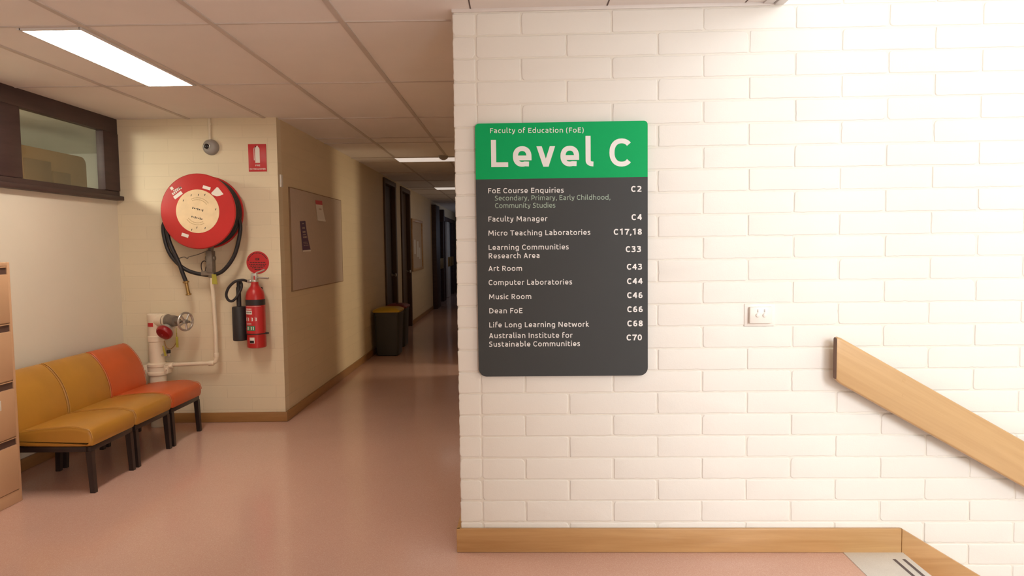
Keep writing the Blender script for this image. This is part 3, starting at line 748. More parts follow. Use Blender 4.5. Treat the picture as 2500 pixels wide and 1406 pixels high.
# ------------------------------------------------------------------ switch plate and handrail on the brick wall
sw = thing('light_switch', 'white two-gang light switch plate on the white brick wall', 'switch', (1.255, 0.0, 1.04), 'w')
b = MB(); b.box(1.186, 1.322, -0.004, 0.004, 1.034, 1.134, 0.003); part('mounting_block', b, 'switch', sw)
b = MB(); b.box(1.206, 1.306, -0.022, -0.003, 1.048, 1.122, 0.003); part('face_plate', b, 'switch', sw)
for u in (1.2405, 1.2705):
    b = MB(); b.lathe([(0, 0), (0.0095, 0), (0.0095, 0.002), (0.0088, 0.003), (0.0085, 0.0048), (0.006, 0.0062), (0, 0.0066)], (u, -0.0215, 1.0845), (0, -1, 0), 24)
    k = part('rocker', b, 'switch', sw)
    b = MB(); b.box(u-0.0032, u+0.0032, -0.0235, -0.0215, 1.0975, 1.1115, 0.0008); b.box(u-0.0022, u+0.0022, -0.0239, -0.0230, 1.0985, 1.1105, 0.0004)
    part('indicator', b, 'palegrey', sw, 'small grey rectangle above the rocker')

rail = thing('handrail', 'wide varnished timber handrail board sloping down the white brick wall', 'handrail', (1.565, -0.06, 0.79), 'w')
SL = 0.578
def rl(u): return 0.998-SL*(u-1.566)
b = MB()
prof = []                                      # cross-section (n, z offset from the top edge)
TK, N0, VH = 0.034, -0.078, 0.203
for a, c in ((N0, 0), (N0+TK, 0)): pass
sec = []
rr = 0.012
for (cn, cz, a0) in ((N0+TK-rr, -rr, 0), (N0+rr, -rr, 90), (N0+rr, -VH+rr, 180), (N0+TK-rr, -VH+rr, 270)):
    sec += [(cn+rr*math.cos(R(a0+90*k/4)), cz+rr*math.sin(R(a0+90*k/4))) for k in range(5)]
def rail_ring(u, shrink=0.0): return [(u, n, rl(u)+z*(1-shrink*2/VH)-shrink) for n, z in sec]
us = [1.566, 1.572, 1.585, 3.9]; rings = [rail_ring(us[0], 0.010), rail_ring(us[1], 0.0035), rail_ring(us[2]), rail_ring(us[3])]
vs = sum(rings, []); n = len(sec); fs = []
for a in range(3): fs += [(a*n+k, a*n+(k+1) % n, (a+1)*n+(k+1) % n, (a+1)*n+k) for k in range(n)]
fs.append(tuple(3*n+k for k in range(n)))
b.add(vs, fs); part('rail_board', b, 'oak', rail)
b = MB(); e = rail_ring(1.5655, 0.010); b.add(e+[(u-0.0008, nn, z) for u, nn, z in e], [tuple(range(n))[::-1], tuple(range(n, 2*n))]+[(k, (k+1) % n, n+(k+1) % n, n+k) for k in range(n)])
part('end_grain', b, 'oak_end', rail, 'dark brown end of the board')
for z in (0.799, 0.731):
    b = MB(); b.cyl((1.857, N0-0.0006, z), (1.857, N0+0.004, z), 0.0075, 20); part('screw_plug', b, 'oak', rail)
for u in (1.857, 3.0):
    b = MB(); b.box(u-0.02, u+0.02, N0+TK-0.001, 0.004, rl(u)-0.165, rl(u)-0.06, 0.003); part('bracket', b, 'oak_end', rail)

# ------------------------------------------------------------------ ceiling lights and detectors
def ceiling_light(x0, x1, y0, y1, label, m):
    t = thing('ceiling_light', label, 'ceiling light', ((x0+x1)/2, (y0+y1)/2, ZC-0.012), 'c', 'corridor and landing light panels')
    f = MB()
    for a in ((x0-0.012, x0+0.004, y0-0.012, y1+0.012), (x1-0.004, x1+0.012, y0-0.012, y1+0.012), (x0, x1, y0-0.012, y0+0.004), (x0, x1, y1-0.004, y1+0.012)):
        f.box(*a, ZC-0.006, ZC+0.004)
    part('frame', f, 'ctrim', t)
    d = MB(); d.box(x0, x1, y0, y1, ZC-0.005, ZC+0.0035); part('diffuser', d, m, t)
    return t
ceiling_light(-2.142, -1.858, 0.178, 1.306, 'big bright white ceiling light panel above the lounge chairs', 'panel')
ceiling_light(-1.238, -0.15, 4.975, 5.355, 'nearer of the two ceiling lights set across the dim corridor', 'panel_far')
ceiling_light(-1.255, -0.15, 9.0, 9.5, 'farther and smaller of the two ceiling lights across the dim corridor', 'panel_far')
b = MB(); b.lathe([(0, 0), (0.055, 0), (0.055, 0.012), (0.045, 0.03), (0.02, 0.045), (0, 0.048)], (-0.652, 4.88, ZC), (0, 0, -1), 24)
solid('smoke_detector', b, 'grey', 'small grey smoke detector on the corridor ceiling beside the nearer light', 'smoke detector')
b = MB(); b.box(-1.695, -1.55, 13.45, 13.62, 2.02, 2.30, 0.01)
solid('exit_box', b, 'darkwood', 'small dark box sign high at the far end of the corridor', 'sign')

# ------------------------------------------------------------------ end wall: siren, signs
t = thing('fire_siren', 'round grey alarm sounder under its conduit high on the cream end wall', 'alarm', (-2.253, YE, 2.222))
b = MB(); b.lathe([(0, 0), (0.062, 0), (0.062, 0.012), (0.058, 0.03), (0.045, 0.042), (0.03, 0.046), (0, 0.046)], (-2.253, YE, 2.222), (0, -1, 0), 32); part('housing', b, 'grey', t)
b = MB(); b.lathe([(0, 0), (0.022, 0), (0.022, 0.006), (0.015, 0.012), (0, 0.014)], (-2.27, YE-0.044, 2.225), (0, -1, 0), 20); part('lens', b, 'darkglass', t, 'dark round lens')
b = MB(); b.torus((-2.27, YE-0.047, 2.225), (0, 1, 0), 0.022, 0.004, 24, 8); part('lens_ring', b, 'steel', t)
b = MB(); b.cyl((-2.258, YE-0.012, 2.275), (-2.258, YE-0.012, ZC-0.001), 0.0105, 16); b.box(-2.272, -2.244, YE-0.018, YE, 2.40, 2.412, 0.002)
part('conduit', b, 'pipe', t, 'cream conduit up to the ceiling')

t = thing('extinguisher_sign', 'red rectangular sign with white extinguisher symbol near the top of the end wall', 'sign', (-1.888, YE, 2.026))
b = MB(); b.box(-1.960, -1.816, YE-0.004, YE, 2.026, 2.243, 0.001); part('backing', b, 'redsign', t)
b = MB()
yy = YE-0.0046
def flat(mb, poly, y, mi=0): mb.add([(p[0], y, p[1]) for p in poly], [tuple(range(len(poly)))], mi)
flat(b, [(-1.905, 2.095), (-1.868, 2.095), (-1.868, 2.205), (-1.872, 2.215), (-1.880, 2.222), (-1.882, 2.230), (-1.891, 2.230), (-1.893, 2.222), (-1.901, 2.215), (-1.905, 2.205)], yy)
ribbon(b, [(-1.893, 2.226), (-1.906, 2.222), (-1.913, 2.205), (-1.914, 2.120)], 0.0035, lambda a, c: (a, yy, c)) if False else None
flat(b, [(-1.916, 2.115), (-1.911, 2.115), (-1.911, 2.205), (-1.904, 2.222), (-1.893, 2.229), (-1.895, 2.225), (-1.907, 2.220), (-1.916, 2.206)], yy)
part('symbol', b, 'white', t, 'white extinguisher symbol')
b = MB()
text_line('FIRE', -1.905, -1.868, 0.013, 130, lambda a, c: (a, yy, 2.068+c), b)
text_line('EXTINGUISHER', -1.951, -1.825, 0.013, 120, lambda a, c: (a, yy, 2.040+c), b)
part('lettering', b, 'white', t, 'white capital lettering', smooth=0)

t = thing('round_tag', 'round red sign plate on the end wall just above the extinguisher', 'sign', (-1.915, YE, 1.208))
b = MB(); b.lathe([(0, 0), (0.091, 0), (0.091, 0.003), (0, 0.003)], (-1.915, YE, 1.299), (0, -1, 0), 48); part('disc', b, 'redsign', t)
b = MB(); yy2 = YE-0.0036
text_line('CO2', -1.933, -1.899, 0.018, 150, lambda a, c: (a, yy2, 1.318+c), b)
rr_ = random.Random(5)
for k, (w_, z) in enumerate(((0.062, 1.296), (0.068, 1.282), (0.060, 1.268), (0.046, 1.254), (0.026, 1.240))):
    x = -1.915-w_
    while x < -1.915+w_-0.006:
        l = rr_.uniform(0.008, 0.02); b.add([(x, yy2, z), (min(x+l, -1.915+w_), yy2, z), (min(x+l, -1.915+w_), yy2, z+0.0065), (x, yy2, z+0.0065)], [(0, 1, 2, 3)]); x += l+0.004
for a in range(20, 165, 9):
    p0, p1 = R(a), R(a+6)
    b.add([(-1.915+r0*math.cos(q), yy2, 1.299+r0*math.sin(q)) for r0, q in ((0.074, p0), (0.074, p1), (0.081, p1), (0.081, p0))], [(0, 1, 2, 3)])
part('print', b, 'black', t, 'dark print', smooth=0)

# ------------------------------------------------------------------ fire hose reel
HX, HZ, YF = -2.268, 1.702, 2.19
t = thing('hose_reel', 'big red fire hose reel with hanging black hose on the cream end wall', 'hose reel', (HX, YE, HZ-0.29))
ax = (0, -1, 0)
b = MB(); b.lathe([(0.168, 0.0), (0.283, 0.0), (0.289, 0.004), (0.289, 0.010), (0.283, 0.016), (0.168, 0.019)], (HX, YF+0.017, HZ), ax, 72)
b.lathe([(0, 0), (0.170, 0), (0.170, 0.014), (0, 0.014)], (HX, YF+0.017, HZ), ax, 72)
disc = part('front_disc', b, 'red', t)
b = MB(); b.lathe([(0, 0), (0.278, 0.0), (0.284, 0.004), (0.284, 0.012), (0.278, 0.018), (0, 0.018)], (HX, 2.372, HZ), ax, 72); part('back_disc', b, 'red', t)
b = MB()                                       # wound hose between the discs
for k in range(5): b.torus((HX, 2.225+0.031*k, HZ), (0, 1, 0), 0.258, 0.0165, 64, 10)
b.lathe([(0, 0), (0.245, 0), (0.245, 0.15), (0, 0.15)], (HX, 2.362, HZ), ax, 48)
part('wound_hose', b, 'rubber', t, 'black hose wound on the drum')
b = MB(); b.cyl((HX, YE-0.002, HZ), (HX, 2.36, HZ), 0.05, 24); b.box(HX-0.07, HX+0.07, YE-0.02, YE-0.002, HZ-0.12, HZ+0.12, 0.004); part('wall_bracket', b, 'blackmetal', t)
# round paper label in the middle of the disc
b = MB(); yl = YF-0.0005
b.lathe([(0, 0), (0.163, 0), (0.166, 0.0008), (0.166, 0.003), (0, 0.003)], (HX, YF-0.0015, HZ), ax, 64)
lab = part('centre_label', b, 'cream', t, 'round cream instruction label')
b = MB(); rq = random.Random(11); yp = YF-0.0050
def mark(x, z, w_, h_, rot=0.0, mb=b, y=yp):
    c, s = math.cos(rot), math.sin(rot)
    mb.add([(HX+x+(a*c-d*s), y, HZ+z+(a*s+d*c)) for a, d in ((-w_/2, -h_/2), (w_/2, -h_/2), (w_/2, h_/2), (-w_/2, h_/2))], [(0, 1, 2, 3)])
for k in range(7): mark(-0.035+0.0125*k, 0.026-0.0034*k, 0.0075, 0.016-0.005*(k % 3), -0.26+0.25*(k % 2))
part('label_print', b, 'black', lab, 'dark print', smooth=0)
b = MB()
for k in range(7): mark(-0.045+0.0125*k, -0.040-0.0034*k, 0.0075, 0.016-0.005*((k+1) % 3), -0.26+0.25*(k % 2), b)
part('label_print', b, 'black', lab, 'dark print', smooth=0)
for a, r0 in ((64, .138), (85, .125), (110, .13), (142, .135), (5, .14), (-68, .14), (-95, .125), (-110, .15)):
    b = MB(); c_, s_ = r0*math.cos(R(a)), r0*math.sin(R(a))
    b.add([(HX+c_+x, yp, HZ+s_+z) for x, z in ((-0.004, -0.009), (0.001, -0.006), (0.006, 0.009), (-0.002, 0.005))], [(0, 1, 2, 3)])
    part('printed_symbol', b, 'black', lab, 'small dark symbol', smooth=0)
for a0 in (60, 240):
    for r0 in (0.085, 0.1):
        b = MB(); a = a0-25
        while a < a0+55:
            p = [(r1*math.cos(R(q)), r1*math.sin(R(q))) for r1, q in ((r0, a), (r0, a+3.5), (r0+0.007, a+3.5), (r0+0.007, a))]
            b.add([(HX+x, yp, HZ+z) for x, z in p], [(0, 1, 2, 3)]); a += 5.2
        part('label_print', b, 'faint', lab, 'faint brown print', smooth=0)
for k, (x, z, w_, h_, rot, m) in enumerate(((-0.147, 0.125, 0.075, 0.026, 0.62, 'white'), (0.075, 0.178, 0.060, 0.024, -0.3, 'white'), (-0.105, -0.182, 0.055, 0.025, -0.32, 'white'), (-0.192, 0.177, 0.022, 0.024, 0.6, 'white'))):
    b = MB(); mark(x, z, w_, h_, rot, b, YF-0.0026); part('sticker', b, m, disc, 'white sticker', smooth=0)
b = MB()
b.add([(HX+x, YF-0.0028, HZ+z) for x, z in ((0.108, 0.137), (0.155, 0.183), (0.165, 0.178), (0.203, 0.128), (0.176, 0.116), (0.150, 0.113), (0.120, 0.122))], [tuple(range(7))])
part('sticker', b, 'paper', disc, 'white shield sticker', smooth=0)
b = MB()
for k in range(6): mark(-0.185+0.0125*k, 0.135+0.009*k, 0.010, 0.018, 0.62, b, YF-0.0026)
for k in range(5): mark(-0.176+0.0125*k, 0.160+0.006*k, 0.009, 0.010, 0.62, b, YF-0.0026)
part('print', b, 'white', disc, 'faded white print', smooth=0)
# hanging loop of hose, nozzle, valve
b = MB(); b.tube([(-2.53, 2.30, 1.68), (-2.592, 2.295, 1.60), (-2.575, 2.295, 1.445), (-2.522, 2.30, 1.333), (-2.428, 2.305, 1.25), (-2.316, 2.31, 1.214), (-2.22, 2.31, 1.21), (-2.137, 2.31, 1.245), (-2.052, 2.31, 1.355), (-2.005, 2.31, 1.50), (-1.995, 2.31, 1.61), (-2.03, 2.31, 1.70)], 0.0150, 12, smooth=6)
part('hose_loop', b, 'rubber', t)
b = MB(); b.tube([(-2.552, 2.26, 1.60), (-2.537, 2.262, 1.49), (-2.512, 2.268, 1.41), (-2.474, 2.275, 1.312), (-2.45, 2.28, 1.23), (-2.428, 2.285, 1.16)], 0.0155, 12, smooth=6)
part('nozzle_hose', b, 'rubber', t)
b = MB(); b.lathe([(0, 0), (0.017, 0.0), (0.024, 0.005), (0.024, 0.014), (0.014, 0.018), (0.012, 0.06), (0.014, 0.10), (0.022, 0.104), (0.022, 0.112), (0.012, 0.116), (0, 0.116)], (-2.429, 2.285, 1.165), (0.16, 0.02, -1), 24)
part('nozzle', b, 'brass', t, 'brass nozzle')
b = MB()
b.box(-2.262, -2.212, 2.275, 2.345, 1.225, 1.40, 0.008); b.cyl((-2.237, 2.31, 1.19), (-2.237, 2.31, 1.24), 0.024, 18, bev=0.004)
b.cyl((-2.275, 2.31, 1.34), (-2.20, 2.31, 1.34), 0.018, 18, bev=0.003); b.box(-2.31, -2.21, 2.285, 2.33, 1.205, 1.24, 0.006)
b.cyl((-2.237, 2.31, 1.38), (-2.237, 2.36, 1.52), 0.02, 16)
part('stop_valve', b, 'iron', t, 'dark stop valve under the drum')
b = MB(); b.tube([(-2.30, 2.30, 1.225), (-2.307, 2.295, 1.27), (-2.30, 2.29, 1.305), (-2.277, 2.29, 1.32), (-2.262, 2.295, 1.30), (-2.275, 2.30, 1.26), (-2.278, 2.30, 1.225)], 0.004, 8, smooth=5); part('valve_handle', b, 'blackmetal', t)
b = MB(); b.tube([(-2.50, 2.30, 1.335), (-2.44, 2.29, 1.352), (-2.41, 2.29, 1.34), (-2.40, 2.29, 1.352), (-2.33, 2.29, 1.37), (-2.25, 2.29, 1.40)], 0.0035, 8, smooth=5); part('hose_guide', b, 'iron', t)
b = MB(); b.prism([(-2.222, 1.215), (-2.187, 1.213), (-2.179, 1.135), (-2.221, 1.137)], 'y', 2.282, 2.285); part('inspection_tag', b, 'yellowtag', t, 'yellow inspection tag')

# ------------------------------------------------------------------ fire extinguisher with horn
EX, EY = -1.911, 2.35
t = thing('fire_extinguisher', 'red CO2 fire extinguisher with black horn hanging on the cream end wall', 'fire extinguisher', (EX, EY, 0.623))
b = MB(); b.lathe([(0, 0), (0.060, 0), (0.072, 0.006), (0.0735, 0.02), (0.0735, 0.385), (0.071, 0.42), (0.063, 0.45), (0.050, 0.472), (0.036, 0.488), (0.029, 0.505), (0.027, 0.53), (0, 0.53)], (EX, EY, 0.623), (0, 0, 1), 48)
cyl_ = part('cylinder', b, 'red', t)
b = MB(); b.lathe([(0.0742, 0), (0.0742, 0.046)], (EX, EY, 0.964), (0, 0, 1), 48); part('band', b, 'rubber', t, 'black band round the shoulder')
def wrap(mb, a0, a1, z0, z1, r0, n=10):       # sheet wrapped on the cylinder, angle 270 faces the room
    vs = []
    for k in range(n+1):
        a = R(a0+(a1-a0)*k/n); vs += [(EX+r0*math.cos(a), EY+r0*math.sin(a), z0), (EX+r0*math.cos(a), EY+r0*math.sin(a), z1)]
    mb.add(vs, [(2*k, 2*k+2, 2*k+3, 2*k+1) for k in range(n)])
b = MB(); wrap(b, 205, 330, 0.745, 0.957, 0.0741, 16); lb = part('instruction_label', b, 'redsign', t, 'red instruction label', smooth=35)
b = MB(); wrap(b, 216, 268, 0.895, 0.925, 0.0746); part('label_panel', b, 'white', lb, 'white panel')
b = MB(); wrap(b, 222, 252, 0.765, 0.804, 0.0746); wrap(b, 254, 283, 0.765, 0.804, 0.0746); part('label_panel', b, 'greenlabel', lb, 'green panels')
b = MB()
for a0 in (226, 237, 258, 270): wrap(b, a0, a0+6, 0.772, 0.797, 0.0749, 2)
for a0 in range(218, 266, 7): wrap(b, a0, a0+5, 0.931, 0.941, 0.0746, 2)
for a0 in (216, 236, 262, 284): wrap(b, a0, a0+2, 0.84, 0.875, 0.0746, 1); wrap(b, a0+5, a0+10, 0.842, 0.868, 0.0746, 2)
for z in (0.822, 0.813): wrap(b, 222, 262, z, z+0.003, 0.0746, 6)
wrap(b, 216, 322, 0.955, 0.9565, 0.0746, 8)
part('label_print', b, 'white', lb, 'white print', smooth=0)
b = MB()
for a0 in range(222, 264, 9): wrap(b, a0, a0+5, 0.905, 0.915, 0.0750, 2)
part('label_print', b, 'black', lb, 'small dark print', smooth=0)
b = MB(); wrap(b, 246, 278, 0.665, 0.712, 0.0742); st_ = part('sticker', b, 'white', t, 'small white sticker')
b = MB(); wrap(b, 247, 274, 0.667, 0.688, 0.0746); part('sticker_print', b, 'black', st_, smooth=0)
b = MB(); b.torus((EX, EY, 0.737), (0, 0, 1), 0.0755, 0.004, 48, 8); b.box(EX+0.072, EX+0.098, EY-0.012, EY+0.008, 0.731, 0.744, 0.003)
part('retaining_strap', b, 'rubber', t, 'black strap')
for z in (0.72, 1.06): b = MB(); b.box(EX-0.03, EX+0.03, EY+0.072, YE-0.0015, z, z+0.04, 0.003); part('wall_bracket', b, 'blackmetal', t)
b = MB(); b.cyl((EX, EY, 1.145), (EX, EY, 1.165), 0.028, 24, bev=0.003); b.box(EX-0.024, EX+0.022, EY-0.022, EY+0.022, 1.16, 1.215, 0.006); b.cyl((EX-0.02, EY, 1.152), (EX-0.066, EY-0.004, 1.155), 0.011, 16, bev=0.002); b.cyl((EX-0.038, EY-0.002, 1.152), (EX-0.052, EY-0.004, 1.154), 0.015, 6)
vlv = part('valve_head', b, 'steel', t, 'steel valve head')
b = MB(); b.box(-0.005, 0.005, -0.024, -0.021, 0, 0.045, 0.001, M4=Matrix.Translation((EX+0.006, EY, 1.150))); part('seal', b, 'redsign', t, 'red seal')
b = MB(); b.tube([(EX+0.0, EY, 1.205), (EX+0.02, EY, 1.222), (EX+0.05, EY-0.01, 1.23), (EX+0.088, EY-0.02, 1.245)], 0.0065, 8); part('squeeze_lever', b, 'steel', t)
b = MB(); b.tube([(EX+0.01, EY, 1.182), (EX+0.06, EY-0.008, 1.18), (EX+0.118, EY-0.02, 1.176)], 0.0075, 8); part('carry_handle', b, 'steel', t)
b = MB(); b.tube([(EX-0.06, EY-0.004, 1.154), (-1.995, 2.32, 1.165), (-2.045, 2.30, 1.155), (-2.095, 2.295, 1.11), (-2.118, 2.295, 1.055), (-2.108, 2.30, 1.012), (-2.078, 2.305, 1.0), (-2.046, 2.315, 1.03), (-2.018, 2.335, 1.09), (-2.014, 2.345, 1.13), (-2.03, 2.35, 1.155)], 0.0105, 10, smooth=6)
part('discharge_hose', b, 'rubber', t)
b = MB(); b.lathe([(0, 0), (0.050, 0), (0.054, 0.004), (0.054, 0.262), (0.050, 0.270), (0.018, 0.274), (0.018, 0.42), (0.013, 0.43), (0.013, 0.475), (0, 0.478)], (-2.043, 2.35, 0.682), (0, 0, 1), 32)
part('horn', b, 'rubber', t, 'black discharge horn')
b = MB(); b.box(-2.0, -1.975, 2.335, 2.365, 0.74, 0.78, 0.003); part('horn_clip', b, 'blackmetal', t)

# ------------------------------------------------------------------ hydrant standpipe with valve wheel and branch pipe
PX, PY = -2.712, 2.345
t = thing('hydrant_standpipe', 'white fire hydrant standpipe with grey handwheel rising behind the orange chair', 'standpipe', (PX, PY, 0))
b = MB(); b.lathe([(0, 0), (0.066, 0), (0.066, 0.02), (0.063, 0.025), (0.063, 0.42), (0, 0.42)], (PX, PY, 0.001), (0, 0, 1), 40)
b.lathe([(0, 0.46), (0.058, 0.46), (0.058, 0.68), (0.063, 0.685), (0.063, 0.725), (0.058, 0.73), (0.058, 0.84), (0.062, 0.85), (0.062, 0.90), (0.055, 0.908), (0, 0.908)], (PX, PY, 0), (0, 0, 1), 40)
b.lathe([(0, 0), (0.052, 0), (0.052, 0.09), (0.057, 0.095), (0.057, 0.125), (0, 0.125)], (PX, PY, 0.852), (0.94, -0.34, 0), 32)
part('riser', b, 'pipe', t)
b = MB(); b.lathe([(0, 0), (0.066, 0), (0.076, 0.01), (0.076, 0.03), (0.070, 0.036), (0.070, 0.07), (0.076, 0.076), (0.076, 0.096), (0.066, 0.106), (0, 0.106)], (PX, PY, 0.408), (0, 0, 1), 40)
for s_ in (-1, 1): b.box(PX+s_*0.082-0.018, PX+s_*0.082+0.018, PY-0.035, PY+0.035, 0.425, 0.495, 0.006)
for s_ in (-1, 1): b.cyl((PX+s_*0.084, PY-0.05, 0.46), (PX+s_*0.084, PY+0.05, 0.46), 0.009, 10)
b.cyl((PX+0.03, PY, 0.487), (PX+0.125, PY, 0.487), 0.026, 20, bev=0.004)
part('coupling_clamp', b, 'pipe', t)
b = MB(); b.tube([(PX+0.10, PY, 0.492), (-2.36, PY, 0.500), (-2.275, PY, 0.502), (-2.245, PY, 0.515), (-2.237, PY, 0.545), (-2.235, PY, 0.75), (-2.235, PY-0.02, 1.05), (-2.236, PY-0.03, 1.187)], 0.0165, 14)
b.cyl((-2.30, PY, 0.501), (-2.26, PY, 0.502), 0.021, 16, bev=0.003); b.cyl((-2.236, PY, 0.55), (-2.236, PY, 0.585), 0.021, 16, bev=0.003)
part('branch_pipe', b, 'pipe', t)
d2 = Vector((0.90, -0.436, 0.0)); p0 = Vector((PX, PY, 0.852))+Vector((0.94, -0.34, 0))*0.10
b = MB(); b.lathe([(0, 0), (0.053, 0), (0.056, 0.006), (0.056, 0.02), (0.044, 0.03), (0.044, 0.10), (0.040, 0.125), (0.022, 0.13), (0.02, 0.165), (0.009, 0.17), (0.009, 0.275), (0, 0.275)], p0, d2, 32)
vb = part('valve_body', b, 'iron', t, 'grey valve body')
wc = p0+d2*0.235; wax = Vector((0.92, -0.39, 0)).normalized()
b = MB(); b.torus(wc, wax, 0.068, 0.0085, 40, 10); b.lathe([(0, -0.01), (0.018, -0.01), (0.018, 0.012), (0, 0.012)], wc, wax, 20)
uu = wax.orthogonal().normalized(); ww = wax.cross(uu)
for k in range(5):
    dd = uu*math.cos(2*PI*k/5+0.3)+ww*math.sin(2*PI*k/5+0.3); b.tube([wc+dd*0.012, wc+dd*0.068], 0.0075, 8)
part('handwheel', b, 'steel', t, 'grey spoked handwheel')
cd = Vector((-0.22, -0.78, -0.58)).normalized(); cc = Vector((-2.580, 2.235, 0.775))
b = MB(); b.lathe([(0, -0.075), (0.036, -0.075), (0.040, -0.03), (0.056, -0.022), (0.056, -0.004), (0, -0.004)], cc, cd, 32); part('outlet', b, 'steel', t, 'steel hose outlet')
b = MB(); b.lathe([(0, -0.006), (0.058, -0.006), (0.062, 0.0), (0.062, 0.024), (0.054, 0.036), (0.03, 0.042), (0.008, 0.043), (0.006, 0.05), (0, 0.05)], cc, cd, 32); part('outlet_cap', b, 'darkred', t, 'dark red outlet cap')
b = MB(); b.tube([(-2.60, 2.25, 0.70), (-2.585, 2.25, 0.65), (-2.55, 2.25, 0.635), (-2.51, 2.25, 0.68), (-2.50, 2.25, 0.76)], 0.003, 6, smooth=5); part('cap_chain', b, 'brass', t)
b = MB(); b.box(-2.508, -2.488, 2.244, 2.247, 0.645, 0.73, 0.001); b.tube([(-2.50, 2.246, 0.72), (-2.50, 2.246, 0.80)], 0.0022, 6); part('yellow_tag', b, 'yellowtag', t)
b = MB(); b.prism([(-2.615, 0.66), (-2.607, 0.66), (-2.583, 0.58), (-2.602, 0.577)], 'y', 2.244, 2.247); part('yellow_tag', b, 'yellowtag', t)
b = MB(); b.cyl((PX+0.05, PY-0.02, 0.575), (PX+0.125, PY-0.05, 0.575), 0.011, 14); b.cyl((PX+0.118, PY-0.048, 0.572), (PX+0.118, PY-0.048, 0.592), 0.010, 12); part('drain_cock', b, 'steel', t)
b = MB(); b.cyl((PX+0.118, PY-0.048, 0.592), (PX+0.118, PY-0.048, 0.618), 0.015, 14, bev=0.003); part('drain_knob', b, 'rubber', t, 'black drain knob')
b = MB()
vs = []
for k in range(9):
    a = R(222+(278-222)*k/8); vs += [(PX+0.0588*math.cos(a), PY+0.0588*math.sin(a), 0.785+0.02), (PX+0.0588*math.cos(a), PY+0.0588*math.sin(a), 0.835)]
b.add(vs, [(2*k, 2*k+2, 2*k+3, 2*k+1) for k in range(8)]); part('pipe_label', b, 'redsign', t, 'small red label')

# ------------------------------------------------------------------ lounge chairs
def cushion(mb, prof, y0, y1, rad=0.022, n=5):
    """profile (x, z) swept along y with puffed rounded ends"""
    cx = sum(p[0] for p in prof)/len(prof); cz = sum(p[1] for p in prof)/len(prof)
    P = [Vector((p[0], p[1], 0)) for p in prof]; N = len(P)
    nrm = []
    for i in range(N):
        tt = (P[(i+1) % N]-P[i-1]).normalized(); nv = Vector((tt.y, -tt.x, 0))
        if nv.dot(P[i]-Vector((cx, cz, 0))) < 0: nv = -nv
        nrm.append(nv)
    rings = []
    for k in range(n+1):
        a = R(90*k/n); rings.append((y0+rad*(1-math.sin(a)), rad*(1-math.cos(a)))) if False else None
    seq = [(y0+rad*(1-math.cos(R(90*k/n))), rad*(1-math.sin(R(90*k/n)))) for k in range(n+1)]
    seq += [(y1-rad*(1-math.cos(R(90*k/n))), rad*(1-math.sin(R(90*k/n)))) for k in range(n, -1, -1)]
    vs = []
    for y, ins in seq: vs += [(p.x-nv.x*ins, y, p.y-nv.y*ins) for p, nv in zip(P, nrm)]
    fs = []
    for a in range(len(seq)-1):
        fs += [(a*N+k, a*N+(k+1) % N, (a+1)*N+(k+1) % N, (a+1)*N+k) for k in range(N)]
    fs.append(tuple(range(N))); fs.append(tuple((len(seq)-1)*N+k for k in range(N)))
    mb.add(vs, fs)
def prof_spline(pts, k=4): return [(v.x, v.y) for v in catmull([Vector((a, c, 0)) for a, c in pts], k, True)]
